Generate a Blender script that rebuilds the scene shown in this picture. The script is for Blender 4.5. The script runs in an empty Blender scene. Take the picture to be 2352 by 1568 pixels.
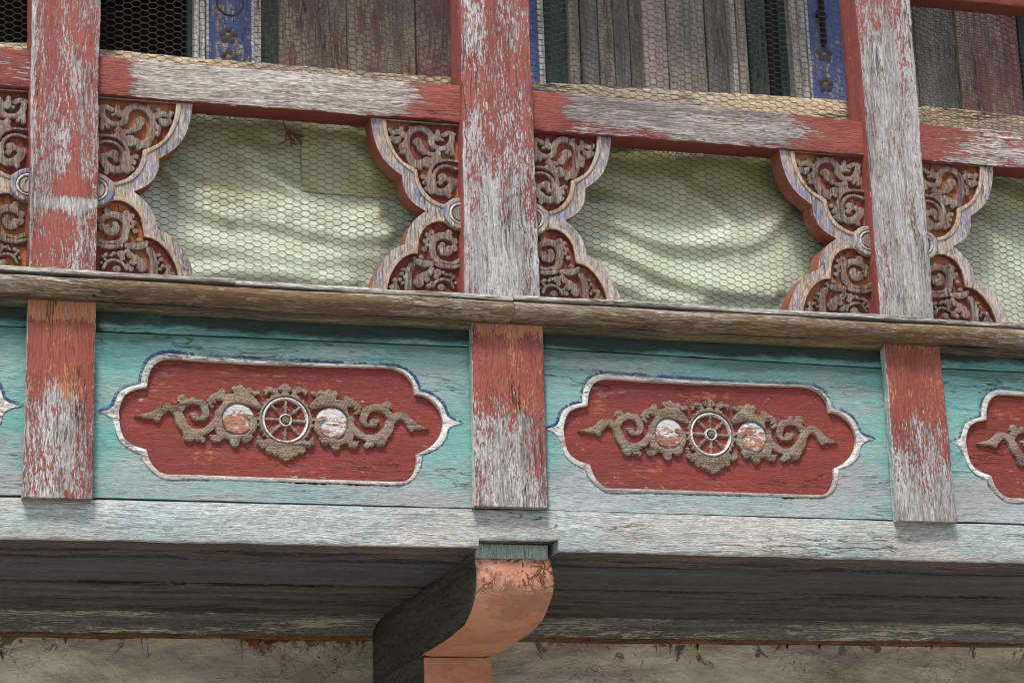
import bpy, bmesh, math, random
import numpy as np
from mathutils import Vector, Matrix, noise as mnoise
from mathutils.geometry import delaunay_2d_cdt

random.seed(7)
scene = bpy.context.scene
col = scene.collection

# ------------------------------------------------------------------ camera
CAM = np.array([-0.568519, -4.352970, -1.264320])
YAW, PITCH, ROLL, FPX = 0.312068, 0.269850, -0.0357004, 5392.47
def _basis():
    cy, sy, cp, sp = math.cos(YAW), math.sin(YAW), math.cos(PITCH), math.sin(PITCH)
    f = np.array([sy*cp, cy*cp, sp]); r = np.array([cy, -sy, 0.0]); u = np.cross(r, f)
    c, s = math.cos(ROLL), math.sin(ROLL)
    return c*r + s*u, -s*r + c*u, f
RV, UV, FV = _basis()
cam_d = bpy.data.cameras.new('camera'); cam = bpy.data.objects.new('camera', cam_d); col.objects.link(cam)
cam_d.sensor_width = 36; cam_d.lens = 36*FPX/2352; cam_d.clip_start = 0.05; cam_d.clip_end = 500
cam.matrix_world = Matrix(((RV[0], UV[0], -FV[0], CAM[0]), (RV[1], UV[1], -FV[1], CAM[1]), (RV[2], UV[2], -FV[2], CAM[2]), (0, 0, 0, 1)))
scene.camera = cam

# ------------------------------------------------------------------ light
SUN_EL, SUN_AZ = math.radians(57), math.radians(25)     # azimuth measured from straight in front towards the left
world = bpy.data.worlds.new('World'); scene.world = world; world.use_nodes = True
wn = world.node_tree.nodes; wl = world.node_tree.links
bg = wn['Background']; sky = wn.new('ShaderNodeTexSky'); sky.sky_type = 'NISHITA'; sky.sun_disc = False
sky.sun_elevation = SUN_EL; sky.sun_rotation = math.radians(180) + SUN_AZ
sky.air_density = 1.0; sky.dust_density = 2.5; sky.ozone_density = 0.6
wl.new(sky.outputs[0], bg.inputs[0]); bg.inputs[1].default_value = 0.15
sd = bpy.data.lights.new('sun', 'SUN'); sun = bpy.data.objects.new('sun', sd); col.objects.link(sun)
sd.energy = 3.0; sd.angle = math.radians(11); sd.color = (1.0, 0.96, 0.9)
sdir = Vector((-math.sin(SUN_AZ)*math.cos(SUN_EL), -math.cos(SUN_AZ)*math.cos(SUN_EL), math.sin(SUN_EL)))   # towards the sun
sun.rotation_euler = sdir.to_track_quat('Z', 'Y').to_euler()
sun.location = (0, -6, 8)
scene.cycles.pixel_filter_type = 'BLACKMAN_HARRIS'; scene.cycles.filter_width = 1.15
scene.cycles.use_denoising = True; scene.cycles.denoiser = 'OPENIMAGEDENOISE'
scene.cycles.denoising_input_passes = 'RGB_ALBEDO_NORMAL'; scene.cycles.denoising_prefilter = 'ACCURATE'
vs = scene.view_settings; vs.view_transform = 'Standard'; vs.look = 'None'; vs.exposure = 0.35; vs.gamma = 1.0; vs.use_curve_mapping = False

# ------------------------------------------------------------------ helpers
def unp(x, y, yp=0.0):
    """a measured direction -> (x, z) on the upright plane y = yp"""
    v = FV + RV*(x-1176)/FPX - UV*(y-784)/FPX
    t = (yp - CAM[1])/v[1]
    return (float(CAM[0]+v[0]*t), float(CAM[2]+v[2]*t))

def tag(o, label=None, cat=None, group=None, kind=None):
    if label: o['label'] = label
    if cat: o['category'] = cat
    if group: o['group'] = group
    if kind: o['kind'] = kind
    return o

def empty(name, loc=(0, 0, 0)):
    o = bpy.data.objects.new(name, None); col.objects.link(o); o.location = loc
    o.empty_display_size = 0.05
    return o

def wloc(o):
    v = Vector(o.location)
    while o.parent: o = o.parent; v += Vector(o.location)
    return v

def link(name, verts, faces, mat, parent=None, origin=None, smooth=False, fmat=None, uv=None):
    """mesh given in world coordinates, origin moved to `origin` (or the thing's base)"""
    if origin is None:
        origin = wloc(parent) if parent else Vector(verts[0])
    origin = Vector(origin)
    me = bpy.data.meshes.new(name)
    va = np.array([tuple(v) for v in verts], dtype=float) - np.array(origin)
    me.from_pydata(va.tolist(), [], [list(f) for f in faces])
    mats = mat if isinstance(mat, (list, tuple)) else [mat]
    for m in mats: me.materials.append(m)
    if fmat is not None:
        for p, k in zip(me.polygons, fmat): p.material_index = k
    if smooth:
        me.polygons.foreach_set('use_smooth', [True]*len(me.polygons))
        try: me.set_sharp_from_angle(angle=math.radians(38))
        except Exception: pass
    me.update()
    o = bpy.data.objects.new(name, me); col.objects.link(o)
    if parent: o.parent = parent; o.location = origin - wloc(parent)
    else: o.location = origin
    return o

def copy_tree(o, parent=None):
    c = o.copy(); col.objects.link(c)
    if parent: c.parent = parent
    for ch in list(o.children): copy_tree(ch, c)
    return c

def timber(name, axis, ends, mat, parent=None, origin=None, seg=None, rough=0.0008, bev=0.004, wob=0.0012, seed=0):
    """hewn timber along `axis` ('x' or 'z').  ends = [(t, a0, a1, y0, y1), ...] : at position t the section spans a0..a1 and y0..y1
    (a is z for an x timber and x for a z timber).  Edges are rounded and slightly uneven."""
    ts = [e[0] for e in ends]; n = seg or max(6, int((ts[-1]-ts[0])/0.012))
    V = []; F = []; ring = []
    for k in (0, 1, 2, 3):
        pass
    m = 5
    def section(a0, a1, y0, y1):
        pts = []
        corners = [(a0, y0, 1, 1), (a1, y0, -1, 1), (a1, y1, -1, -1), (a0, y1, 1, -1)]
        for i, (a, y, sa, sy) in enumerate(corners):
            cx, cy = a+sa*bev, y+sy*bev
            for j in range(3):
                th = j*math.pi/4
                if i == 0: d = (-math.cos(th), -math.sin(th))
                elif i == 1: d = (math.sin(th), -math.cos(th))
                elif i == 2: d = (math.cos(th), math.sin(th))
                else: d = (-math.sin(th), math.cos(th))
                pts.append((cx+d[0]*bev, cy+d[1]*bev))
            nx = corners[(i+1) % 4]
            for q in (0.25, 0.5, 0.75):
                pts.append((a+sa*bev*(1-q)*0 + (nx[0]-a)*(0.08+0.84*q), y+(nx[1]-y)*(0.08+0.84*q)))
        return pts
    for i in range(n+1):
        t = ts[0]+(ts[-1]-ts[0])*i/n
        for a, b in zip(ends[:-1], ends[1:]):
            if t <= b[0]+1e-9: break
        w = (t-a[0])/(b[0]-a[0])
        vals = [a[k]+(b[k]-a[k])*w for k in range(1, 5)]
        w0 = [mnoise.noise(Vector((t*5+seed*7.1, k*3.3, seed)))*wob*2.0 + mnoise.noise(Vector((t*30+seed, k*9.3, seed*2)))*wob*0.5 for k in range(4)]
        vals = [vals[0]+w0[0], vals[1]+w0[1], vals[2]+w0[2]*0.5, vals[3]]
        for j, (pa, py) in enumerate(section(*vals)):
            r1 = mnoise.noise(Vector((t*60, j*2.7, seed+5)))*rough*2
            r2 = mnoise.noise(Vector((t*60, j*2.7, seed+15)))*rough*2
            pa += r1; py += r2*0.6
            V.append((t, py, pa) if axis == 'x' else (pa, py, t))
    K = len(V)//(n+1)
    for i in range(n):
        for j in range(K):
            a = i*K+j; b = i*K+(j+1) % K
            q = (a, b, b+K, a+K)
            F.append(q if axis == 'z' else q[::-1])
    c0 = tuple(range(K)); c1 = tuple(range(n*K, n*K+K))
    F.append(c0[::-1] if axis == 'z' else c0); F.append(c1 if axis == 'z' else c1[::-1])
    return link(name, V, F, mat, parent, origin if origin is not None else (None if parent else V[0]), smooth=True)

def box(name, x0, x1, y0, y1, z0, z1, mat, parent=None, origin=None, bev=0.002):
    return timber(name, 'x' if (x1-x0) >= (z1-z0) else 'z',
                  [(x0, z0, z1, y0, y1), (x1, z0, z1, y0, y1)] if (x1-x0) >= (z1-z0) else [(z0, x0, x1, y0, y1), (z1, x0, x1, y0, y1)],
                  mat, parent, origin, bev=bev, seg=max(4, int(max(x1-x0, z1-z0)/0.03)), seed=x0*13+z0*7+y0*3)

def sweep(name, xs, prof, mat, parent=None, origin=None, wob=0.0015, seed=0, cap=True):
    """open or closed profile [(y, z)...] swept along x with slow uneven wobble"""
    V = []; F = []; K = len(prof)
    for x in xs:
        dz = mnoise.noise(Vector((x*4+seed, 0, 3)))*wob*2
        for j, (y, z) in enumerate(prof):
            V.append((x, y+mnoise.noise(Vector((x*7+seed, j*1.7, 9)))*wob*1.2, z+dz+mnoise.noise(Vector((x*11+seed, j*2.3, 1)))*wob))
    for i in range(len(xs)-1):
        for j in range(K):
            a = i*K+j; b = i*K+(j+1) % K
            F.append((a, b, b+K, a+K))
    if cap:
        F.append(tuple(range(K))[::-1]); F.append(tuple(range((len(xs)-1)*K, len(xs)*K)))
    if sum(prof[j-1][0]*prof[j][1]-prof[j][0]*prof[j-1][1] for j in range(K)) < 0: F = [f[::-1] for f in F]
    return link(name, V, F, mat, parent, origin if origin is not None else (None if parent else V[0]), smooth=True)

def frange(a, b, d):
    n = max(1, int(round((b-a)/d))); return [a+(b-a)*i/n for i in range(n+1)]

def catmull(pts, sub=4):
    if len(pts) < 3: return [tuple(p) for p in pts]
    P = [np.array(p, float) for p in pts]; P = [2*P[0]-P[1]]+P+[2*P[-1]-P[-2]]
    out = []
    for i in range(1, len(P)-2):
        for k in range(sub):
            t = k/sub
            out.append(0.5*((2*P[i])+(-P[i-1]+P[i+1])*t+(2*P[i-1]-5*P[i]+4*P[i+1]-P[i+2])*t*t+(-P[i-1]+3*P[i]-3*P[i+1]+P[i+2])*t**3))
    out.append(P[-2]); return [tuple(o) for o in out]

def resample(pts, n):
    P = np.array(pts, float); s = np.r_[0, np.cumsum(np.linalg.norm(np.diff(P, axis=0), axis=1))]
    t = np.linspace(0, s[-1], n); return np.c_[np.interp(t, s, P[:, 0]), np.interp(t, s, P[:, 1])]

class Field:
    """signed distance on a regular grid, for carved relief"""
    def __init__(s, x0, x1, z0, z1, res, k=0.0009):
        s.k = k
        s.res = res; s.x = np.arange(x0, x1+res/2, res); s.z = np.arange(z0, z1+res/2, res)
        s.X, s.Z = np.meshgrid(s.x, s.z); s.d = np.full(s.X.shape, 1.0)
    def add(s, d, k=0.0008):
        h = np.clip(0.5+0.5*(s.d-d)/k, 0, 1); s.d = d*h + s.d*(1-h) - k*h*(1-h); return s
    def capsule(s, a, b):
        ax, az, ra = a; bx, bz, rb = b
        R = max(ra, rb)+0.012
        ix = np.where((s.x > min(ax, bx)-R) & (s.x < max(ax, bx)+R))[0]; iz = np.where((s.z > min(az, bz)-R) & (s.z < max(az, bz)+R))[0]
        if not len(ix) or not len(iz): return
        sl = (slice(iz[0], iz[-1]+1), slice(ix[0], ix[-1]+1))
        X, Z = s.X[sl], s.Z[sl]
        dx, dz = bx-ax, bz-az; L = dx*dx+dz*dz+1e-12
        t = np.clip(((X-ax)*dx+(Z-az)*dz)/L, 0, 1)
        d = np.hypot(X-ax-t*dx, Z-az-t*dz)-(ra+(rb-ra)*t)
        k = s.k; D = s.d[sl]
        h = np.clip(0.5+0.5*(D-d)/k, 0, 1); s.d[sl] = d*h + D*(1-h) - k*h*(1-h)
    def stroke(s, pts, sub=3):
        if len(pts) == 1: s.capsule(pts[0], (pts[0][0]+1e-5, pts[0][1], pts[0][2])); return
        q = catmull(pts, sub)
        for a, b in zip(q[:-1], q[1:]): s.capsule(a, b)
    def ring(s, cx, cz, r0, r1):
        r = np.hypot(s.X-cx, s.Z-cz); s.add(np.abs(r-(r0+r1)/2)-(r1-r0)/2)
    def mesh(s, name, mat, base, h, edge, parent, origin, flip=1, dome=0.0015, veins=None, wear=0.0004):
        d = s.d; H = np.clip(-d/edge, 0, 1); H = (1-(1-H)**2)*h
        H = H + dome*(1-np.exp(np.minimum(d, 0)/0.004))
        if veins is not None: H = H - veins*np.clip(-d/edge, 0, 1)
        H = H - (d > 0)*np.minimum(d, edge)*3.0
        keep = d < s.res*1.6
        idx = -np.ones(d.shape, int); idx[keep] = np.arange(keep.sum())
        a, b, c, e = idx[:-1, :-1], idx[:-1, 1:], idx[1:, 1:], idx[1:, :-1]
        m = (a >= 0) & (b >= 0) & (c >= 0) & (e >= 0)
        F = np.c_[a[m], b[m], c[m], e[m]] if flip > 0 else np.c_[a[m], e[m], c[m], b[m]]
        V = np.c_[s.X[keep], base-H[keep], s.Z[keep]]
        me = bpy.data.meshes.new(name); me.from_pydata((V-np.array(origin)).tolist(), [], F.tolist()); me.materials.append(mat)
        me.polygons.foreach_set('use_smooth', [True]*len(me.polygons)); me.update()
        o = bpy.data.objects.new(name, me); col.objects.link(o)
        if parent: o.parent = parent; o.location = Vector(origin)-wloc(parent)
        else: o.location = origin
        return o

def plate(name, outer, holes, y0, y1, mat, parent, origin=None, bev=0.0, side_mat=None, back=True):
    """flat plate with holes, real thickness y0 (front) .. y1"""
    loops = [list(map(tuple, outer))]+[list(map(tuple, h)) for h in holes]
    co = []; edges = []; faces = []; start = []
    for L in loops:
        s0 = len(co); start.append(s0); co += [Vector(p) for p in L]
        edges += [(s0+i, s0+(i+1) % len(L)) for i in range(len(L))]
    vo, eo, fo, ov, oe, of = delaunay_2d_cdt(co, edges, [], 1, 1e-6)
    def inside(p, poly):
        c = False; n = len(poly); x, y = p
        for i in range(n):
            xi, yi = poly[i]; xj, yj = poly[i-1]
            if (yi > y) != (yj > y) and x < (xj-xi)*(y-yi)/(yj-yi)+xi: c = not c
        return c
    F = []; FM = []; V = [(v.x, y0, v.y) for v in vo]
    for f in fo:
        c = sum((vo[i] for i in f), Vector((0, 0)))/len(f)
        if inside(c, loops[0]) and not any(inside(c, h) for h in loops[1:]):
            a = sum((vo[f[i]].x*vo[f[(i+1) % len(f)]].y-vo[f[(i+1) % len(f)]].x*vo[f[i]].y) for i in range(len(f)))
            F.append(tuple(f) if a > 0 else tuple(f)[::-1]); FM.append(0)
    for L in loops:
        ar = sum(L[i-1][0]*L[i][1]-L[i][0]*L[i-1][1] for i in range(len(L)))
        hole = L is not loops[0]
        n0 = len(V); n = len(L)
        V += [(p[0], y0, p[1]) for p in L]+[(p[0], y1, p[1]) for p in L]
        for i in range(n):
            j = (i+1) % n; q = (n0+i, n0+n+i, n0+n+j, n0+j)
            if (ar > 0) != hole: q = q
            else: q = q[::-1]
            F.append(q); FM.append(1)
    mats = [mat, side_mat or mat]
    return link(name, V, F, mats, parent, origin, fmat=FM)

def band(name, A, B, prof, mat, parent, origin=None, closed=True, smooth=True):
    """moulding between two matched curves A and B (Nx2).  prof = [(w, y)...], w: 0 on A .. 1 on B"""
    A = np.array(A); B = np.array(B); n = len(A); K = len(prof); V = []; F = []
    for i in range(n):
        for j, (w, y) in enumerate(prof):
            p = A[i]*(1-w)+B[i]*w
            V.append((p[0], y+mnoise.noise(Vector((p[0]*60, p[1]*60, j*0.3)))*0.0006, p[1]))
    for i in range(n if closed else n-1):
        for j in range(K-1):
            a = i*K+j; b = ((i+1) % n)*K+j
            F.append((a, a+1, b+1, b))
    o = link(name, V, F, mat, parent, origin, smooth=smooth)
    return o
# ------------------------------------------------------------------ materials
def srgb(r, g, b):
    f = lambda c: ((c/255+0.055)/1.055)**2.4 if c/255 > 0.04045 else c/255/12.92
    return (f(r), f(g), f(b), 1)

class NB:
    def __init__(s, name):
        s.m = bpy.data.materials.new(name); s.m.use_nodes = True; s.t = s.m.node_tree; s.t.nodes.clear()
        s.out = s.n('ShaderNodeOutputMaterial'); s.b = s.n('ShaderNodeBsdfPrincipled'); s.l(s.b.outputs[0], s.out.inputs[0])
    def n(s, t, **k):
        x = s.t.nodes.new(t)
        for a, b in k.items(): setattr(x, a, b)
        return x
    def l(s, a, b): s.t.links.new(a, b)
    def _in(s, sock, v):
        if hasattr(v, 'is_linked') or hasattr(v, 'links'): s.l(v, sock)
        elif v is not None: sock.default_value = v
    def math(s, op, a, b=None, c=None, clamp=False):
        x = s.n('ShaderNodeMath', operation=op, use_clamp=clamp)
        s._in(x.inputs[0], a); s._in(x.inputs[1], b); s._in(x.inputs[2], c); return x.outputs[0]
    def vm(s, op, a, b=None):
        x = s.n('ShaderNodeVectorMath', operation=op); s._in(x.inputs[0], a); s._in(x.inputs[1], b); return x.outputs[0]
    def noise(s, vec, scale=1.0, detail=4, rough=0.6, dist=0.0, color=False):
        x = s.n('ShaderNodeTexNoise'); s.l(vec, x.inputs['Vector']); x.inputs['Scale'].default_value = scale
        x.inputs['Detail'].default_value = detail; x.inputs['Roughness'].default_value = rough; x.inputs['Distortion'].default_value = dist
        return x.outputs['Color' if color else 'Fac']
    def smooth(s, v, a, b, c=0.0, d=1.0):
        x = s.n('ShaderNodeMapRange', interpolation_type='SMOOTHSTEP'); s._in(x.inputs[0], v)
        s._in(x.inputs[1], a); s._in(x.inputs[2], b); s._in(x.inputs[3], c); s._in(x.inputs[4], d); return x.outputs[0]
    def mix(s, f, a, b, mode='MIX'):
        x = s.n('ShaderNodeMix', data_type='RGBA', blend_type=mode); s._in(x.inputs[0], f); s._in(x.inputs[6], a); s._in(x.inputs[7], b); return x.outputs[2]
    def bump(s, h, dist, strength=1.0, normal=None):
        x = s.n('ShaderNodeBump'); x.inputs['Strength'].default_value = strength; x.inputs['Distance'].default_value = dist
        s.l(h, x.inputs['Height'])
        if normal: s.l(normal, x.inputs['Normal'])
        return x.outputs[0]

def wood(name, axis='x', base=((0.40, 0.37, 0.34), (0.12, 0.10, 0.09)), layers=(), fs=1.0, rough=0.72, bump=0.0012, crack=1.0,
         tint=None, spec=0.3, knots=0, seed=0.0, contrast=1.0, thin=1.0, dirt=None, grit=1.0, stain=None):
    """weathered timber.  axis: grain direction.  base: (light, dark) bare wood.
    layers: dicts c1, c2 (paint colours), cov (0..1 kept paint), bias [(coord, from, to, b0, b1)], fine, patch"""
    nb = NB(name)
    tc = nb.n('ShaderNodeTexCoord'); oi = nb.n('ShaderNodeObjectInfo')
    off = nb.math('MULTIPLY', oi.outputs['Random'], 37.0)
    P = nb.vm('ADD', tc.outputs['Object'], None)
    P.node.inputs[1].default_value = (seed, seed*1.7, seed*0.3)
    cmb = nb.n('ShaderNodeCombineXYZ'); 
    for i in range(3): nb.l(off, cmb.inputs[i])
    P = nb.vm('ADD', P, cmb.outputs[0])
    # wavy grain
    wv = nb.noise(P, 5.0, 2, 0.5, color=True)
    wv = nb.vm('SUBTRACT', wv, (0.5, 0.5, 0.5)); sc = nb.vm('MULTIPLY', wv, {'x': (0, 0.03, 0.03), 'z': (0.03, 0.03, 0), 'y': (0.03, 0, 0.03)}[axis])
    P2 = nb.vm('ADD', P, sc)
    def S(along, across):
        v = {'x': (along, across, across), 'z': (across, across, along), 'y': (across, along, across)}[axis]
        return nb.vm('MULTIPLY', P2, v)
    fib = nb.noise(S(16*fs, 330*fs), 1.0, 5, 0.68)
    fib2 = nb.noise(S(40*fs, 210*fs), 1.0, 4, 0.62, 0.6)
    broad = nb.noise(S(2.2, 24), 1.0, 4, 0.6)
    crk = nb.noise(S(4.0*fs, 75*fs), 1.0, 3, 0.55, 0.4)
    crk = nb.math('ABSOLUTE', nb.math('SUBTRACT', crk, 0.5)); crk = nb.smooth(crk, 0.0, 0.012*crack+1e-4, 1.0, 0.0)
    gate = nb.smooth(nb.noise(S(3, 14), 1.0, 2, 0.5), 0.5, 0.62); crk = nb.math('MULTIPLY', crk, gate)
    w = nb.math('ADD', nb.math('MULTIPLY', fib, 0.55), nb.math('MULTIPLY', broad, 0.45))
    w = nb.smooth(w, 0.5-0.10/contrast, 0.5+0.10/contrast)
    c = nb.mix(w, (*base[1], 1), (*base[0], 1))
    salt = nb.noise(S(85*fs, 560*fs), 1.0, 3, 0.7)
    streak = nb.smooth(nb.noise(S(24*fs, 400*fs), 1.0, 4, 0.7, 0.5), 0.34, 0.50, 0.0, 1.0)
    if tint:   # a second tone of bare wood in broad patches
        c = nb.mix(nb.smooth(nb.noise(S(1.5, 6), 1.0, 3, 0.5), 0.45, 0.6, 0.0, tint[1]), c, (*tint[0], 1))
    height = nb.math('MULTIPLY', fib, 0.6)
    height = nb.math('ADD', height, nb.math('MULTIPLY', fib2, 0.5))
    painted = 0.0
    for k, L in enumerate(layers):
        Lp = nb.vm('ADD', P2, (k*3.1+0.7, k*1.3, k*2.9))
        al, ac = L.get('fine', (30, 170)); pl, pc = L.get('patch', (4, 16))
        def S2(along, across):
            v = {'x': (along, across, across), 'z': (across, across, along), 'y': (across, along, across)}[axis]
            return nb.vm('MULTIPLY', Lp, v)
        f1 = nb.noise(S2(al, ac), 1.0, 4, 0.65, 0.3); f2 = nb.noise(S2(pl, pc), 1.0, 3, 0.55)
        f3 = nb.noise(S2(al*3.2, ac*1.6), 1.0, 2, 0.6)
        wf, wp = L.get('wf', 0.5)*1.7, L.get('wp', 0.4)*1.8
        v = nb.math('MULTIPLY_ADD', f1, wf, 0.5-0.5*wf-0.5*wp-0.25*L.get('w3', 1.0)+(L['cov']-0.5)*0.5)
        v = nb.math('MULTIPLY_ADD', f2, wp, v); v = nb.math('MULTIPLY_ADD', f3, 0.5*L.get('w3', 1.0), v)
        for (co, a, b, b0, b1) in L.get('bias', ()):
            sep = nb.n('ShaderNodeSeparateXYZ'); nb.l(tc.outputs['Generated' if co[0] == 'g' else 'Object'], sep.inputs[0])
            v = nb.math('ADD', v, nb.smooth(sep.outputs['xyz'.index(co[1])], a, b, b0*1.6, b1*1.6))
        for (sx_, sz_, rx_, rz_, am_) in L.get('spots', ()):      # worn or well kept patches with a place of their own
            sep = nb.n('ShaderNodeSeparateXYZ'); nb.l(tc.outputs['Object'], sep.inputs[0])
            ax_ = nb.math('MULTIPLY', nb.math('SUBTRACT', sep.outputs[0], sx_), 1/rx_); az_ = nb.math('MULTIPLY', nb.math('SUBTRACT', sep.outputs[2], sz_), 1/rz_)
            rr_ = nb.math('ADD', nb.math('MULTIPLY', ax_, ax_), nb.math('MULTIPLY', az_, az_))
            v = nb.math('ADD', v, nb.math('MULTIPLY', nb.math('EXPONENT', nb.math('MULTIPLY', rr_, -1.0)), am_))
        e = L.get('edge', 0.018)
        mk = nb.smooth(v, 0.5-e, 0.5+e, 0.0, L.get('op', 1.0))
        tone = nb.smooth(nb.noise(S2(1.6, 10), 1.0, 3, 0.6), 0.35, 0.65)
        pcol = nb.mix(tone, (*L['c1'], 1), (*L['c2'], 1))
        pcol = nb.mix(nb.smooth(fib, 0.3, 0.7, 0.22, 0.0), pcol, (0.03, 0.025, 0.02, 1))
        c = nb.mix(mk, c, pcol)
        height = nb.math('ADD', height, nb.math('MULTIPLY', mk, L.get('h', 0.35))); painted = nb.math('MAXIMUM', mk, painted)
    g = nb.smooth(salt, 0.32, 0.68, 1-0.42*grit, 1+0.30*grit); g = nb.math('MULTIPLY', g, nb.math('MULTIPLY_ADD', streak, 0.40*grit, 1-0.34*grit))
    g = nb.math('MULTIPLY_ADD', nb.math('SUBTRACT', g, 1.0), nb.math('MULTIPLY_ADD', painted, -0.5, 1.0), 1.0)
    gc = nb.n('ShaderNodeCombineXYZ')
    for i in range(3): nb.l(g, gc.inputs[i])
    c = nb.mix(1.0, c, gc.outputs[0], 'MULTIPLY')
    height = nb.math('ADD', height, nb.math('MULTIPLY', salt, 0.45)); height = nb.math('ADD', height, nb.math('MULTIPLY', streak, 0.25))
    if stain:
        for (co, a, b, amt, scl, colr) in stain:
            sep = nb.n('ShaderNodeSeparateXYZ'); nb.l(tc.outputs['Generated' if co[0] == 'g' else 'Object'], sep.inputs[0])
            q = nb.math('ADD', nb.smooth(sep.outputs['xyz'.index(co[1])], a, b, 0.0, 0.42), nb.noise(nb.vm('MULTIPLY', P, scl), 1.0, 5, 0.65))
            c = nb.mix(nb.smooth(q, 0.62, 0.86, 0.0, amt), c, (*colr, 1))
    c = nb.mix(nb.math('MULTIPLY', crk, 0.8), c, (0.02, 0.016, 0.013, 1))
    if dirt:
        dn = nb.smooth(nb.noise(P, dirt[0], 5, 0.65), 0.5, 0.68, 0.0, dirt[1]); c = nb.mix(dn, c, (*dirt[2], 1))
    height = nb.math('SUBTRACT', height, nb.math('MULTIPLY', crk, 1.2))
    nb.l(c, nb.b.inputs['Base Color'])
    nb.b.inputs['Roughness'].default_value = rough; nb.b.inputs['Specular IOR Level'].default_value = spec
    nb.l(nb.bump(height, bump, 1.0), nb.b.inputs['Normal'])
    return nb.m

RED = dict(c1=(0.245, 0.060, 0.047), c2=(0.31, 0.085, 0.065))
GREY = ((0.44, 0.42, 0.405), (0.22, 0.205, 0.195))
ORANGE = dict(c1=(0.42, 0.17, 0.085), c2=(0.36, 0.12, 0.06))
TURQ = dict(c1=(0.10, 0.31, 0.29), c2=(0.15, 0.36, 0.31))
# ------------------------------------------------------------------ ground and building shell
GZ = -2.86
def plain(name, c, rough=0.8, noise=None, bump=0.0):
    nb = NB(name); tc = nb.n('ShaderNodeTexCoord'); P = tc.outputs['Object']
    if noise:
        f = nb.noise(P, noise[0], 5, 0.6); cc = nb.mix(nb.smooth(f, 0.35, 0.65), (*c, 1), (*noise[1], 1)); nb.l(cc, nb.b.inputs['Base Color'])
        if bump: nb.l(nb.bump(f, bump), nb.b.inputs['Normal'])
    else: nb.b.inputs['Base Color'].default_value = (*c, 1)
    nb.b.inputs['Roughness'].default_value = rough; nb.b.inputs['Specular IOR Level'].default_value = 0.3
    return nb.m
m_ground = plain('packed_earth', (0.42, 0.38, 0.32), 0.95, (1.5, (0.33, 0.30, 0.25)), 0.02)
tag(link('ground', [(-120, -120, GZ), (120, -120, GZ), (120, 120, GZ), (-120, 120, GZ)], [(0, 1, 2, 3)], m_ground), kind='structure')

# plaster wall under the balcony
def plaster_mat():
    nb = NB('old_plaster'); tc = nb.n('ShaderNodeTexCoord'); P = tc.outputs['Object']
    st = nb.vm('MULTIPLY', P, (1.0, 1.0, 3.0))
    a = nb.noise(st, 3.5, 6, 0.65, 0.4); b = nb.noise(P, 42, 5, 0.7); d = nb.noise(nb.vm('MULTIPLY', P, (3, 1, 9)), 6, 6, 0.75, 1.2)
    c = nb.mix(nb.smooth(a, 0.36, 0.64), (0.38, 0.355, 0.285, 1), (0.64, 0.615, 0.53, 1))
    c = nb.mix(nb.smooth(b, 0.40, 0.70, 0.0, 0.35), c, (0.42, 0.38, 0.29, 1))
    c = nb.mix(nb.smooth(d, 0.66, 0.72, 0.0, 0.75), c, (0.06, 0.04, 0.028, 1))
    v = nb.n('ShaderNodeTexVoronoi', feature='DISTANCE_TO_EDGE'); nb.l(nb.vm('ADD', P, nb.noise(P, 9, 4, 0.6, color=True)), v.inputs['Vector']); v.inputs['Scale'].default_value = 4.5
    ck = nb.math('MULTIPLY', nb.smooth(v.outputs['Distance'], 0.0, 0.012, 1.0, 0.0), nb.smooth(nb.noise(P, 4, 2), 0.48, 0.6))
    c = nb.mix(nb.math('MULTIPLY', ck, 0.75), c, (0.05, 0.035, 0.025, 1))
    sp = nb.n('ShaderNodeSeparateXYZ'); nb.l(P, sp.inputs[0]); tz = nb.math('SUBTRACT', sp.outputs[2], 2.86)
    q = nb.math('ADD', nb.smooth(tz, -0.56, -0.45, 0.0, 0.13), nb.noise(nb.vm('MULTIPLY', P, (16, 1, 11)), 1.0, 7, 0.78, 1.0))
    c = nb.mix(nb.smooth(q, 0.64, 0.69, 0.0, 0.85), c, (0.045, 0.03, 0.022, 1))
    q2 = nb.noise(nb.vm('MULTIPLY', P, (2.2, 1, 5)), 1.0, 4, 0.6); c = nb.mix(nb.smooth(q2, 0.44, 0.62, 0.0, 0.55), c, (0.17, 0.145, 0.10, 1))
    nb.l(c, nb.b.inputs['Base Color']); nb.b.inputs['Roughness'].default_value = 0.9
    h = nb.math('ADD', nb.math('MULTIPLY', a, 1.2), nb.math('MULTIPLY', b, 0.35)); h = nb.math('SUBTRACT', h, nb.math('MULTIPLY', ck, 0.3))
    nb.l(nb.bump(h, 0.02, 0.9), nb.b.inputs['Normal']); return nb.m
m_plaster = plaster_mat()
wy = 0.90
V = []; F = []; nx, nz = 300, 60
for j in range(nz+1):
    for i in range(nx+1):
        x = -1.1+4.6*i/nx; z = -0.452-0.5*j/nz
        e = 0.004*mnoise.noise(Vector((x*3, z*9, 0)))+0.006*mnoise.noise(Vector((x*8, z*22, 4)))+0.003*mnoise.noise(Vector((x*25, z*50, 2)))
        if j == 0: z += 0
        V.append((x, wy+0.004-e, z))
for j in range(nz):
    for i in range(nx):
        a = j*(nx+1)+i; F.append((a, a+nx+1, a+nx+2, a+1))
n0 = len(V); V += [(-1.1, wy+0.003, -0.952), (3.5, wy+0.003, -0.952), (-1.1, wy+0.003, GZ), (3.5, wy+0.003, GZ), (-1.1, 1.2, -0.452), (3.5, 1.2, -0.452), (-1.1, 1.2, GZ), (3.5, 1.2, GZ)]
F += [(n0, n0+2, n0+3, n0+1), (n0+4, n0+5, n0+7, n0+6), (n0, n0+4, n0+6, n0+2), (n0+1, n0+3, n0+7, n0+5)]
pw = link('plaster_wall', V, F, m_plaster, origin=(1.2, wy, GZ), smooth=True)
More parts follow.
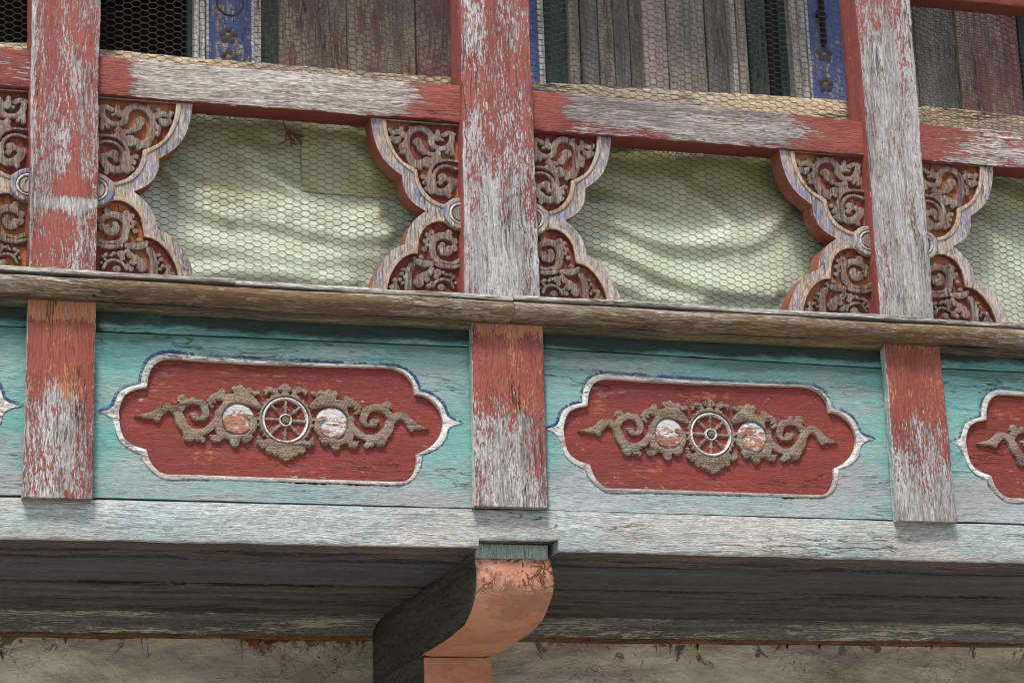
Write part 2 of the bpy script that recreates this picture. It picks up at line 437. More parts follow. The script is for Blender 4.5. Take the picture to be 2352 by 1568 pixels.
tag(pw, 'grimy grey-beige plaster wall with cracks and flakes below the balcony', 'wall')
# earthy crumbling joint between plaster and the timber above
m_joint = plain('rusty_earth', (0.17, 0.062, 0.022), 0.95, (60, (0.035, 0.022, 0.014)), 0.01)
V = []; F = []; n = 900
for i in range(n+1):
    x = -1.1+4.6*i/n
    k = 0.010+0.010*max(0, mnoise.noise(Vector((x*5, 1, 0)))*2)+0.008*mnoise.noise(Vector((x*24, 0, 0)))+0.006*mnoise.noise(Vector((x*90, 3, 0)))
    if 0.45 < x < 0.85: k += 0.018*max(0, mnoise.noise(Vector((x*30, 8, 0)))+0.4)
    sp = mnoise.noise(Vector((x*140, 7, 0)))
    if sp > 0.42: k += (sp-0.42)*0.12
    k = max(k, 0.002)
    V += [(x, wy-0.012, -0.452), (x, wy-0.011+0.003*mnoise.noise(Vector((x*50, 0, 5))), -0.452-k*0.7), (x, wy+0.004, -0.454-k)]
for i in range(n):
    a = i*3; F += [(a, a+1, a+4, a+3), (a+1, a+2, a+5, a+4)]
link('earth_joint', V, F, m_joint, parent=pw, smooth=True)

# dark soffit under the balcony floor
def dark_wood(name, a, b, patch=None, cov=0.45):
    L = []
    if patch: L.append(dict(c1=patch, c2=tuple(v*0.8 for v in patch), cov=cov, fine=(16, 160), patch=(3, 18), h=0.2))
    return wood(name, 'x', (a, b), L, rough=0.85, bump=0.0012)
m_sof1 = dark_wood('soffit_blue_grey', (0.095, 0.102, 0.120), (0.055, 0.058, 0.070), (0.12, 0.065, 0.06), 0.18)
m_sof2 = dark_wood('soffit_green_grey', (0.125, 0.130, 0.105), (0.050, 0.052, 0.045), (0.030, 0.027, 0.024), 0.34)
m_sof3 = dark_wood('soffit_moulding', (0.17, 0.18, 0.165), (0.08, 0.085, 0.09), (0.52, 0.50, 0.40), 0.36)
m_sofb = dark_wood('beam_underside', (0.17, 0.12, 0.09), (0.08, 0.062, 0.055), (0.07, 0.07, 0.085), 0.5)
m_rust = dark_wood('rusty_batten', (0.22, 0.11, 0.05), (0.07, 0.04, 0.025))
CX0, CX1 = 0.762, 0.919     # corbel sides
sof = empty('balcony_soffit', (1.2, 0.5, -0.43))
tag(sof, 'dark blue-grey and green painted boards on the underside of the balcony', 'soffit')
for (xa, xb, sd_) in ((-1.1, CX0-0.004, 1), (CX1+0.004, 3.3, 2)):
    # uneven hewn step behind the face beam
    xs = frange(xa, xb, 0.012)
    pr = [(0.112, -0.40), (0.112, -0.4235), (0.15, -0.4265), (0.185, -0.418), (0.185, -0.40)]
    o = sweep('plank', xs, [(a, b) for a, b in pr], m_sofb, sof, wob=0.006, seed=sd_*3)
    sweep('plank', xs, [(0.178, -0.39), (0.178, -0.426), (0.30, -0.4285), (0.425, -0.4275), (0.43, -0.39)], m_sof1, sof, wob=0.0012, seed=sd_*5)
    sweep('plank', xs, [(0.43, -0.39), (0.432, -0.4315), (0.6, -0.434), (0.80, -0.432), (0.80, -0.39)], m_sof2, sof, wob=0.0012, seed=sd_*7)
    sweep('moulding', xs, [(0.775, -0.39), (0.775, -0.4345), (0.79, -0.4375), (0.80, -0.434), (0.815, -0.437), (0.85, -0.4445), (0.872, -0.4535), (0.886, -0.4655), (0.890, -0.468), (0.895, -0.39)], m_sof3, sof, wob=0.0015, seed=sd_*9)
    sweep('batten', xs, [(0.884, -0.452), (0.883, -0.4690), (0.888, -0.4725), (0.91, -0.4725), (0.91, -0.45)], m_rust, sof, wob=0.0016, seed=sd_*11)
m_shell = plain('dark_timber', (0.05, 0.042, 0.035), 0.9)
fl = box('balcony_floor', -1.1, 3.5, 0.10, 2.7, -0.392, -0.30, m_shell); tag(fl, kind='structure')
rf = box('unseen_ceiling', -1.1, 3.5, 0.25, 2.7, 1.80, 1.92, m_shell); tag(rf, kind='structure')  # unseen slab, added and sized to shade the inner wall
bk = box('room_back_wall', -1.1, 3.5, 2.6, 2.7, -0.295, 1.795, m_shell); tag(bk, kind='structure')
for xx in (-1.1, 3.42):
    tag(box('room_side_wall', xx, xx+0.08, 0.95, 2.59, -0.295, 1.795, m_shell), kind='structure')

# ------------------------------------------------------------------ corbel (carved joist end) and the orange post under it
def corbel_mat(name='orange_paint', cracks=1.0):
    nb = NB(name); tc = nb.n('ShaderNodeTexCoord'); P = tc.outputs['Object']; geo = nb.n('ShaderNodeNewGeometry')
    a = nb.noise(P, 9, 5, 0.6); b = nb.noise(P, 55, 5, 0.7)
    c = nb.mix(nb.smooth(a, 0.38, 0.62), (0.45, 0.215, 0.145, 1), (0.38, 0.165, 0.095, 1))
    c = nb.mix(nb.smooth(b, 0.45, 0.7, 0, 0.35), c, (0.56, 0.30, 0.22, 1))
    st = nb.noise(nb.vm('MULTIPLY', P, (60, 40, 26)), 1.0, 5, 0.7)
    sep = nb.n('ShaderNodeSeparateXYZ'); nb.l(P, sep.inputs[0])
    zb = nb.math('MULTIPLY', nb.smooth(sep.outputs[2], 0.035, 0.075), nb.smooth(sep.outputs[2], 0.125, 0.095))
    dk = nb.smooth(nb.math('ADD', st, nb.math('MULTIPLY', zb, 0.15)), 0.64, 0.74, 0.0, 0.65)
    c = nb.mix(dk, c, (0.13, 0.055, 0.038, 1))
    v = nb.n('ShaderNodeTexVoronoi', feature='DISTANCE_TO_EDGE'); nb.l(nb.vm('ADD', P, nb.vm('MULTIPLY', nb.noise(P, 30, 4, 0.7, color=True), (0.03, 0.03, 0.03))), v.inputs['Vector']); v.inputs['Scale'].default_value = 42
    up = nb.math('MULTIPLY', nb.smooth(sep.outputs[2], 0.045, 0.085), cracks)
    ck = nb.math('MULTIPLY', nb.math('MULTIPLY', nb.smooth(v.outputs['Distance'], 0.0, 0.09, 1.0, 0.0), nb.smooth(nb.noise(P, 22, 3, 0.6), 0.42, 0.52)), up)
    v2 = nb.noise(nb.vm('MULTIPLY', P, (95, 20, 10)), 1.0, 2, 0.5, 1.2)
    ck2 = nb.math('MULTIPLY', nb.math('MULTIPLY', nb.smooth(nb.math('ABSOLUTE', nb.math('SUBTRACT', v2, 0.5)), 0.0, 0.012, 1.0, 0.0), nb.smooth(nb.noise(P, 25, 3, 0.6), 0.52, 0.60)), up)
    ck = nb.math('MAXIMUM', ck, ck2)
    c = nb.mix(nb.math('MULTIPLY', ck, 0.85), c, (0.09, 0.03, 0.02, 1))
    sm = nb.noise(nb.vm('MULTIPLY', P, (16, 16, 22)), 1.0, 6, 0.72)
    zz = nb.math('MULTIPLY', nb.smooth(sep.outputs[2], 0.0, 0.05), nb.smooth(sep.outputs[2], 0.10, 0.06))
    c = nb.mix(nb.smooth(nb.math('MULTIPLY_ADD', zz, 0.16, sm), 0.52, 0.72, 0.0, 0.6*max(cracks, 0.35)), c, (0.24, 0.115, 0.075, 1))
    c = nb.mix(nb.smooth(nb.noise(P, 120, 4, 0.7), 0.60, 0.72, 0.0, 0.5), c, (0.15, 0.06, 0.045, 1))
    nb.l(c, nb.b.inputs['Base Color']); nb.b.inputs['Roughness'].default_value = 0.58; nb.b.inputs['Specular IOR Level'].default_value = 0.35
    h = nb.math('SUBTRACT', nb.math('MULTIPLY', b, 0.5), nb.math('MULTIPLY', ck, 1.0)); h = nb.math('ADD', h, nb.math('MULTIPLY', a, 0.8))
    nb.l(nb.bump(nb.math('ADD', h, sm), 0.0045, 1.0), nb.b.inputs['Normal']); return nb.m
m_orange = corbel_mat()
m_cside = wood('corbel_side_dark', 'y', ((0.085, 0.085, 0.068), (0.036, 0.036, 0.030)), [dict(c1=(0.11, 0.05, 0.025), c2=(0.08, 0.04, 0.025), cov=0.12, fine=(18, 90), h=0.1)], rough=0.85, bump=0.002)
m_teal_end = wood('teal_end_grain', 'z', ((0.36, 0.41, 0.39), (0.22, 0.27, 0.26)), [dict(c1=(0.28, 0.38, 0.36), c2=(0.36, 0.44, 0.42), cov=0.5, fine=(20, 90))], bump=0.002, crack=4)
cor = empty('curved_corbel', ((CX0+CX1)/2, 0.3, -0.56))
tag(cor, 'orange painted curved beam end with cracked paint sticking out under the balcony edge', 'corbel')
prof = [(0.070, -0.4315), (0.060, -0.4325), (0.0555, -0.442), (0.053, -0.465), (0.053, -0.482), (0.058, -0.500), (0.069, -0.517), (0.086, -0.532), (0.110, -0.544), (0.140, -0.553), (0.180, -0.559),
        (0.230, -0.5635), (0.290, -0.5665), (0.360, -0.5685), (0.462, -0.5705)]
prof = [tuple(map(float, p)) for p in catmull(prof, 3)]
top = [(0.896, -0.5705), (0.896, -0.4)] ; full = prof+top+[(0.07, -0.4)]
V = []; F = []; FM = []
nxs = 20
def bulge(u): return 0.006*(1-abs(2*u-1)**5)
for i in range(nxs+1):
    u = i/nxs; x = CX0+(CX1-CX0)*u; e = 0.004*(abs(2*u-1)**10)
    for j, (y, z) in enumerate(full):
        k = min(1, j/8) if j < len(prof) else 0
        r = mnoise.noise(Vector((x*18, y*14, z*14)))*0.0035+mnoise.noise(Vector((x*50, y*30, z*40)))*0.0012 if j < len(prof) else 0
        bx = x + (0.005*math.sin(math.pi*min(1, max(0, (z+0.53)/0.09)))*(1 if u > 0.5 else 0.2)*abs(2*u-1) if j < len(prof) else 0)
        V.append((bx, y+e+r*0.6, z+e*0.8*k+r))
K = len(full)
for i in range(nxs):
    for j in range(K):
        a = i*K+j; b = i*K+(j+1) % K; F.append((a, b, b+K, a+K)); FM.append(0)
F.append(tuple(range(K))[::-1]); FM.append(1); F.append(tuple(range(nxs*K, nxs*K+K))); FM.append(1)
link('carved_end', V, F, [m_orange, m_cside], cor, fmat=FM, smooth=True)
link('carved_end_cap', *(lambda a: (a[0], a[1]))(([(CX0+0.003, 0.062, -0.4325), (CX1-0.004, 0.062, -0.4325), (CX1-0.004, 0.060, -0.404), (CX0+0.003, 0.060, -0.404), (CX0+0.003, 0.085, -0.4325), (CX1-0.004, 0.085, -0.4325), (CX1-0.004, 0.085, -0.404), (CX0+0.003, 0.085, -0.404)],
     [(0, 1, 2, 3), (0, 4, 5, 1), (1, 5, 6, 2), (3, 7, 4, 0)])), m_teal_end, cor)
m_orange2 = corbel_mat('orange_paint_post', 0.0)
po = empty('orange_wall_post', ((CX0+CX1)/2, 0.6, GZ)); tag(po, 'orange post with a dark side face below the curved beam end', 'post')
timber('post', 'z', [(GZ, CX0+0.001, CX1-0.002, 0.466, 0.897), (-0.5725, CX0+0.001, CX1-0.002, 0.466, 0.897)], m_orange2, po, bev=0.004, seed=4, seg=60)
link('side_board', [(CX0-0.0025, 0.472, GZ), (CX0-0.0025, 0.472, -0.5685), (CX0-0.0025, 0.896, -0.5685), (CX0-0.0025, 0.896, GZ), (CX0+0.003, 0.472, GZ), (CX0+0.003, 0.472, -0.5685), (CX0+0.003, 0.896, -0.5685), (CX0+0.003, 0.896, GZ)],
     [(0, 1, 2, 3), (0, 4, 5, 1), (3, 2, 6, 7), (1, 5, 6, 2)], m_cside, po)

# ------------------------------------------------------------------ face beam
m_beam = wood('pale_weathered_beam', 'x', ((0.62, 0.64, 0.63), (0.28, 0.26, 0.26)),
              [dict(c1=(0.20, 0.42, 0.40), c2=(0.36, 0.52, 0.50), cov=0.46, patch=(4, 10), fine=(16, 160), h=0.03, edge=0.32, op=0.65, wp=0.5, wf=0.4)],
              tint=((0.50, 0.40, 0.36), 0.55), fs=0.95, bump=0.0035, contrast=0.6, grit=0.75, crack=1.4, rough=0.6)
m_beam_under = m_sofb
NX0, NX1 = unp(1100, 1250, 0.025)[0], unp(1283, 1250, 0.025)[0]
def beam_face(xa, xb, zb0, zb1, zt0, zt1, seed, parent):
    xs = frange(xa, xb, 0.010); V = []; F = []; FM = []
    for x in xs:
        w = (x-xa)/(xb-xa); zb = zb0+(zb1-zb0)*w+0.0022*mnoise.noise(Vector((x*9, seed, 0)))+0.001*mnoise.noise(Vector((x*45, seed, 0)))
        zt = zt0+(zt1-zt0)*w+0.0018*mnoise.noise(Vector((x*6, seed, 5)))
        ring = [(0.112, zb-0.000), (0.030, zb-0.0005), (0.0265, zb+0.0015), (0.025, zb+0.006), (0.0245, zb+0.02), (0.024, (zb+zt)/2), (0.0245, zt-0.012), (0.026, zt-0.003), (0.031, zt), (0.112, zt)]
        for j, (y, z) in enumerate(ring):
            V.append((x, y+(0.0012*mnoise.noise(Vector((x*40, z*120, seed))) if 0 < j < 9 else 0), z+(0.001*mnoise.noise(Vector((x*70, j, seed))) if j in (1, 2) else 0)))
    K = 10
    for i in range(len(xs)-1):
        for j in range(K):
            a = i*K+j; b = i*K+(j+1) % K; F.append((a, b, b+K, a+K)); FM.append(1 if j in (0,) else 0)
    F.append(tuple(range(K))[::-1]); FM.append(0); F.append(tuple(range((len(xs)-1)*K, len(xs)*K))); FM.append(0)
    return link('face_board', V, F, [m_beam, m_beam_under], parent, fmat=FM, smooth=True)
bm_ = empty('base_beam', (1.0, 0.07, -0.42))
tag(bm_, 'pale weathered beam with turquoise traces running below the wheel panels', 'beam')
zt = lambda x, y: unp(x, y, 0.025)[1]
beam_face(-1.1, NX0, zt(0, 1240), zt(1100, 1257), zt(0, 1144), zt(1100, 1167), 1, bm_)
beam_face(NX1, 3.3, zt(1283, 1265), zt(2352, 1297), zt(1260, 1169), zt(2352, 1212), 2, bm_)
beam_face(NX0+0.0002, NX1-0.0002, zt(1100, 1240), zt(1283, 1241), zt(1100, 1167), zt(1270, 1170), 3, bm_)

# ------------------------------------------------------------------ carved wheel panels
PY = 0.028
m_turq = wood('turquoise_board', 'x', ((0.40, 0.455, 0.45), (0.23, 0.25, 0.25)),
              [dict(c1=(0.10, 0.36, 0.345), c2=(0.17, 0.40, 0.37), cov=0.66, patch=(3, 9), fine=(18, 200), wp=0.6, wf=0.35, edge=0.26, h=0.04, op=0.9,
                    bias=[('gz', 0.0, 0.5, -0.17, 0.0), ('gx', 0.0, 0.10, 0.07, 0.0), ('gx', 0.88, 1.0, 0.0, 0.07)])],
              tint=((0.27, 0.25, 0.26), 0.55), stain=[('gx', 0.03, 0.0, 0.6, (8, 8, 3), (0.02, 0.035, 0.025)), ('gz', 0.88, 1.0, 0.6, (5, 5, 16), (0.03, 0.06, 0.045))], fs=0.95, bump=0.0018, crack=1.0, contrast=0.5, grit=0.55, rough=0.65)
m_turq_up = wood('turquoise_board_upper', 'x', ((0.36, 0.40, 0.38), (0.16, 0.17, 0.16)),
              [dict(c1=(0.07, 0.30, 0.29), c2=(0.14, 0.34, 0.31), cov=0.75, patch=(3, 12), fine=(16, 110), wp=0.5, wf=0.45, edge=0.13, h=0.08, op=0.92)],
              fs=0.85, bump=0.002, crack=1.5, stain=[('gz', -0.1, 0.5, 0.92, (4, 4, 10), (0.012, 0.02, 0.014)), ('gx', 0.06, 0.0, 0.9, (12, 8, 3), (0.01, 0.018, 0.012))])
m_field = wood('red_field', 'x', ((0.30, 0.12, 0.10), (0.14, 0.06, 0.05)),
               [dict(c1=(0.245, 0.040, 0.030), c2=(0.185, 0.032, 0.026), cov=1.0, patch=(3, 14), fine=(14, 90), h=0.05),
                dict(c1=(0.50, 0.23, 0.08), c2=(0.42, 0.16, 0.06), cov=0.06, patch=(12, 20), fine=(30, 200), h=0.0, op=0.5, edge=0.05, wp=0.5),
                dict(c1=(0.55, 0.5, 0.46), c2=(0.5, 0.42, 0.38), cov=0.02, patch=(8, 40), fine=(45, 240), h=0.0, op=0.8)], fs=0.8, bump=0.0016, crack=1.6, rough=0.6)
m_border = wood('white_border', 'x', ((0.52, 0.49, 0.45), (0.26, 0.235, 0.21)), [dict(c1=(0.74, 0.74, 0.72), c2=(0.55, 0.53, 0.50), cov=0.56, fine=(40, 160), patch=(8, 20), h=0.1,
                bias=[('gz', 0.0, 0.3, -0.22, 0.0)])], bump=0.0018, crack=1.2)
m_blue = wood('blue_outline', 'x', ((0.14, 0.26, 0.27), (0.10, 0.16, 0.17)), [dict(c1=(0.025, 0.05, 0.16), c2=(0.04, 0.08, 0.20), cov=0.52, fine=(50, 260), patch=(14, 30), h=0.1)], bump=0.001)
m_orn = wood('brown_carving', 'x', ((0.27, 0.20, 0.15), (0.125, 0.088, 0.064)),
             [dict(c1=(0.28, 0.30, 0.20), c2=(0.24, 0.27, 0.19), cov=0.30, fine=(35, 90), patch=(14, 22), h=0.05, op=0.6, edge=0.05),
              dict(c1=(0.40, 0.16, 0.09), c2=(0.34, 0.13, 0.08), cov=0.12, fine=(45, 120), patch=(14, 22), h=0.0, op=0.5, edge=0.04)], fs=0.8, bump=0.0022, crack=2.0)
m_silver = wood('white_painted_carving', 'x', ((0.62, 0.60, 0.56), (0.28, 0.24, 0.20)), [dict(c1=(0.78, 0.78, 0.76), c2=(0.66, 0.66, 0.64), cov=0.60, fine=(50, 170), patch=(16, 30), h=0.1)], bump=0.0014)
m_moon = wood('peeling_moon', 'x', ((0.42, 0.20, 0.14), (0.28, 0.12, 0.085)), [dict(c1=(0.64, 0.63, 0.61), c2=(0.50, 0.48, 0.47), cov=0.46, fine=(40, 110), patch=(16, 30), h=0.3, wp=0.6,
              bias=[('gz', 0.5, 0.85, 0.0, 0.12)])], bump=0.002)

G6 = 0.26361/1.653
def c6(px, py, r=None, y=0.034):
    x, z = unp((480+px*0.26361)/1.653, (1420+py*0.26361)/1.653, y)
    return (x, z) if r is None else (x, z, r*0.95*G6/1150.0)
WX, WZ = c6(2290, 665)
# cartouche outline, traced on the board
def c4(px, py): return unp((300+.68027*px)/1.653, (1280+.68027*py)/1.653, PY)
outer_seg = [
 [(110,417),(165,404),(190,385),(203,352),(218,318),(248,290),(292,273),(345,262)],
 [(345,262),(350,215),(366,167),(398,122),(445,98),(495,90),(600,98),(750,110),(900,120),(1100,133),(1300,142),(1500,150),(1650,157),(1760,165),(1820,185),(1862,222),(1888,265),(1898,298)],
 [(1898,298),(1950,315),(2000,345),(2035,388),(2055,440),(2095,466),(2147,479)],
 [(2147,479),(2092,492),(2062,515),(2050,560),(2020,605),(1975,635),(1915,655)],
 [(1915,655),(1912,705),(1898,750),(1868,795),(1820,820),(1760,826),(1600,822),(1300,812),(1000,803),(700,795),(500,797),(442,777),(392,737),(355,690),(345,655)],
 [(345,655),(300,635),(255,607),(218,560),(195,490),(162,440),(110,417)]]
inner_seg = [
 [(222,415),(236,365),(262,320),(312,291),(380,278)],
 [(380,278),(388,220),(412,165),(452,132),(520,120),(750,135),(1000,148),(1300,158),(1600,165),(1745,172),(1815,200),(1858,250),(1875,318)],
 [(1875,318),(1930,328),(1983,365),(2015,412),(2035,482)],
 [(2035,482),(2020,540),(1985,590),(1935,628),(1885,650)],
 [(1885,650),(1885,705),(1868,760),(1832,797),(1780,806),(1500,797),(1000,780),(600,766),(500,766),(442,745),(398,692),(376,625)],
 [(376,625),(305,602),(252,560),(230,500),(222,415)]]
def curve_of(segs, ns=(16, 60, 16, 16, 60, 16)):
    out = []
    for s, n in zip(segs, ns):
        r = resample(catmull([c4(*p) for p in s], 5), n+1)[:-1]; out += [tuple(v) for v in r]
    return np.array(out)
OUT, INN = curve_of(outer_seg), curve_of(inner_seg)
CC = np.array([0.3754, -0.1675])
def shape(A, cx, sx, dz=0.0): return np.c_[(A[:, 0]-CC[0])*sx+cx, A[:, 1]+dz]
FY = PY+0.0095

def carved_panel(x0, x1, cx, sx, dz, label, seed, zs_l, zs_r):
    t = empty('wheel_relief', ((x0+x1)/2, PY, -0.345)); tag(t, label, 'carved panel', 'wheel panels between the short red posts')
    o, i_ = shape(OUT, cx, sx, dz), shape(INN, cx, sx, dz)
    zb = -0.3380
    # main board with the opening, split seam towards the upper board
    up_l, up_r = zs_l, zs_r
    n = 24; topc = [(x1+(x0-x1)*k/n, up_r+(up_l-up_r)*k/n-0.0008+0.0009*mnoise.noise(Vector((k*0.7, seed, 0)))) for k in range(n+1)]
    botc = [(x0+(x1-x0)*k/n, zb+0.0014*mnoise.noise(Vector((k*0.6, seed, 3)))) for k in range(n+1)]
    plate('board', botc+topc, [o], PY, PY+0.02, m_turq, t)
    topc2 = [(p[0], p[1]+0.0034+0.0014*mnoise.noise(Vector((p[0]*30, seed, 8)))) for p in topc][::-1]
    plate('board', topc2+[(x1, 0.052), (x0, 0.052)], [], PY+0.0015, PY+0.02, m_turq_up, t)
    bk_ = link('backing', [(x0, PY+0.0195, zb-0.004), (x1, PY+0.0195, zb-0.004), (x1, PY+0.0195, 0.07), (x0, PY+0.0195, 0.07)], [(0, 1, 2, 3)], m_shell, t)
    plate('red_field', i_+(o-i_)*0.3, [], FY, FY+0.004, m_field, t)
    band('white_border', o, i_, [(0.0, PY+0.0012), (0.05, PY-0.0008), (0.16, PY-0.0016), (0.5, PY-0.0021), (0.84, PY-0.0016), (1.0, PY+0.0002), (1.0, FY+0.003)], m_border, t)
    # worn blue line painted round the upper edge
    nrm = []; N = len(o)
    for k in range(N):
        d = o[(k+1) % N]-o[k-1]; d = d/np.linalg.norm(d); nrm.append((d[1], -d[0]))
    nrm = np.array(nrm); c = o.mean(axis=0)
    for k in range(N):
        if np.dot(nrm[k], o[k]-c) < 0: nrm[k] = -nrm[k]
    V = []; F = []; ok = []
    idx = list(range(N-16-50, N))+list(range(0, 16+60+16))+list(range(92, 140))
    fine = []
    for q in idx: fine.append(q % N)
    M = len(fine)
    for a in range(M):
        k = fine[a]
        for s in range(4):
            f = s/4; p = o[k]*(1-f)+o[(k+1) % N]*f; nn = nrm[k]*(1-f)+nrm[(k+1) % N]*f
            topness = 1.0 if k < 92 else 0.0
            wv = mnoise.noise(Vector((p[0]*28, p[1]*28, seed)))*0.6+mnoise.noise(Vector((p[0]*160, p[1]*160, seed)))*0.55
            wd = (0.0056 if topness else 0.0022)*(1+0.65*wv)+(0 if topness else -0.0012+0.0026*wv)
            if topness and wv < -0.28: wd = 0.0006
            wd = max(wd, 0.0)
            i0 = 0.0003; V += [(p[0]+nn[0]*i0, PY-0.0004, p[1]+nn[1]*i0), (p[0]+nn[0]*(i0+wd), PY-0.0004, p[1]+nn[1]*(i0+wd))]; ok.append(wd > 0.0003)
    for a in range(len(ok)-1):
        if ok[a] and ok[a+1] and np.hypot(V[2*a][0]-V[2*a+2][0], V[2*a][2]-V[2*a+2][2]) < 0.02: F.append((2*a, 2*a+1, 2*a+3, 2*a+2))
    link('blue_outline', V, F, m_blue, t)
    return t

lowers = [((65, 685), (52, 1140), (221, 688), (213, 1145)), ((1083, 735), (1093, 1160), (1246, 740), (1258, 1165)), ((2032, 778), (2063, 1192), (2158, 782), (2200, 1200))]
def xline(p, q, y=0.0):
    a, b = unp(*p, y), unp(*q, y)
    return lambda z: a[0]+(b[0]-a[0])*(z-a[1])/(b[1]-a[1])
PX = [0.002, 0.752, 0.914, 1.668, 1.79]
P1 = carved_panel(-0.004, 0.7615, 0.3754, 1.0, 0.0, 'full wheel panel with red field left of the curved orange beam end', 1, -0.0137, -0.0085)
P2 = carved_panel(0.900, 1.678, 1.2772, 1.0115, 0.0, 'full wheel panel with red field right of the curved orange beam end', 2, -0.0035, -0.0105)
P3 = carved_panel(1.775, 2.60, 2.187, 1.01, 0.006, 'wheel panel at the right edge showing only its left tip and a bit of scroll', 3, -0.004, -0.004)
P0 = carved_panel(-0.90, -0.122, -0.498, 1.01, -0.001, 'wheel panel at the left edge showing only its pointed tip', 4, -0.012, -0.012)

# ---- carved wheel ornament
HSC = 0.0085
left = [
 [(110,606,5),(190,602,20),(260,600,36),(330,595,48),(400,585,60),(460,560,70),(520,505,72),(590,470,58),(650,490,55),(715,545,62),(760,615,75),(790,700,80),(850,785,72),(950,835,60),(1050,842,58),(1140,815,57),(1232,750,57),(1300,668,54),(1342,590,50),(1388,490,52),(1450,410,58),(1560,355,66),(1700,368,72),(1820,420,56),(1900,470,36)],
 [(400,610,45),(445,645,48)], [(445,600,60),(470,560,60)],
 [(760,520,62),(815,440,62),(900,400,52),(1000,395,46),(1085,432,55),(1130,510,60),(1138,590,55),(1095,640,36)],
 [(978,608,64),(935,585,34)], [(1010,640,35),(1090,645,22)],
 [(800,352,66)], [(755,385,30),(850,378,42)], [(850,378,38),(890,410,40)],
 [(955,372,48)], [(1075,400,48)], [(1110,430,40)],
 [(1205,385,46),(1255,330,50),(1330,320,62),(1430,345,62),(1540,330,55)], [(1385,252,50)], [(1340,270,30),(1400,300,30)],
 [(1200,440,40)], [(1232,465,34)], [(1262,400,32)],
 [(1560,215,52)], [(1640,200,52)], [(1590,270,52),(1700,300,50),(1800,330,36)], [(1690,240,54)], [(1770,245,56)], [(1845,275,44)], [(1892,265,42)],
 [(1800,320,24),(1860,380,22),(1925,465,20)],
 [(1325,700,60),(1352,800,56),(1410,868,50),(1510,910,46),(1640,905,48),(1740,855,58),(1812,775,62),(1832,700,56),(1800,640,50),(1735,605,42)],
 [(1330,640,55),(1330,560,55)],
 [(1265,925,62)], [(1215,890,26)], [(1325,935,50)], [(1370,895,52)], [(1300,800,30),(1340,880,40)],
 [(1560,985,74)], [(1505,968,28)], [(1600,950,44)], [(1715,925,74)], [(1765,905,58)],
 [(875,905,66)], [(920,925,55)], [(850,850,50)], [(1025,925,50)], [(1095,945,48)], [(1060,890,46)], [(960,890,50)],
 [(1860,645,30),(1940,640,30)], [(1940,700,26),(1900,735,20)],
]
halo_l = [[(2010,245,46)], [(2080,222,50)], [(2140,248,52)], [(2005,290,26)], [(2225,212,50)], [(2290,180,56)], [(2185,290,26),(2120,330,30)],
 [(1925,985,62)], [(1900,925,36)], [(1965,1030,50)], [(2060,1090,66)], [(2150,1125,60)], [(2000,1010,62)], [(2230,1165,58)], [(2290,1190,62)], [(2290,1100,80),(2150,1060,66),(2020,980,52)], [(2290,230,50)], [(2290,290,46)]]
fld = Field(WX-0.315, WX+0.315, WZ-0.088, WZ+0.088, 0.0011)
def put(strokes, mirror):
    for s in strokes:
        q = [c6(*p) for p in s]
        fld.stroke(q)
        if mirror:
            # the right half is its mirror image, a little compressed as carved
            fld.stroke([(2*WX-x-0.004*(WX-x)/0.3*math.sin(x*31)+0.0012*math.sin(z*300), z+0.003*math.sin(x*40+1), r*(1+0.10*math.sin(x*90+z*200))) for x, z, r in q])
put(left, True); put(halo_l, True)
RW = 340*G6/1150
fld.ring(WX, WZ, RW*1.0, RW*1.13)
# beads round the wheel
for k in range(30):
    a = 2*math.pi*k/30
    fld.capsule((WX+RW*1.13*math.cos(a), WZ+RW*1.13*math.sin(a), 0.0026), (WX+RW*1.15*math.cos(a), WZ+RW*1.15*math.sin(a), 0.0026))
r = np.hypot(fld.X-WX, fld.Z-WZ); fld.d = np.maximum(fld.d, RW*0.99-r)
ML = c6(1610, 645); MR = 243*G6/1150
for s in (-1, 1):
    mx = WX+s*(WX-ML[0]); rm = np.hypot(fld.X-mx, fld.Z-ML[1])
    hook = Field(fld.x[0], fld.x[-1], fld.z[0], fld.z[-1], fld.res)
    for st in ([(1812,775,62),(1832,700,56),(1800,640,50),(1735,605,42)],):
        hook.stroke([((c[0] if s < 0 else 2*WX-c[0]), c[1], c[2]) for c in [c6(*p) for p in st]])
    fld.d = np.where(rm < MR*0.96, np.maximum(fld.d, np.minimum(MR*0.93-rm, 1)), fld.d)
    fld.d = np.where(rm < MR, np.minimum(fld.d, hook.d), fld.d)
# carved veins following the outline
ve = 0.0009*(0.5+0.5*np.cos(np.clip(-fld.d, 0, 1)/0.0034*2*math.pi))*(fld.d < -0.0018)
ve = ve+0.0007*np.sin(fld.X*900+3*np.sin(fld.Z*300))*0.5
scroll = fld.mesh('scroll_carving', m_orn, FY+0.001, HSC, 0.0016, P1, wloc(P1), dome=0.0016, veins=ve)
def small(name, fn, cx, cz, R, res, mat, base, h, edge, parent, dome=0.0015):
    f = Field(cx-R, cx+R, cz-R, cz+R, res); fn(f); return f.mesh(name, mat, base, h, edge, parent, wloc(P1), dome=dome)
wheel = small('wheel', lambda f: f.ring(WX, WZ, 290*G6/1150, RW), WX, WZ, RW*1.06, 0.0009, m_silver, FY+0.001, 0.0085, 0.003, P1)
def spoke(a):
    def fn(f):
        ca, sa = math.cos(a), math.sin(a)
        P = lambda r_, w: (WX+ca*r_*G6/1150, WZ+sa*r_*G6/1150, w*G6/1150)
        f.stroke([P(85, 22), P(300, 24)], 1); f.stroke([P(185, 33), P(200, 34)], 1); f.stroke([P(125, 30)]); f.stroke([P(270, 30)])
    return fn
for k in range(8):
    small('spoke', spoke(k*math.pi/4+math.radians(-1.5)), WX, WZ, RW, 0.0011, m_orn, FY+0.001, 0.0060, 0.0018, wheel)
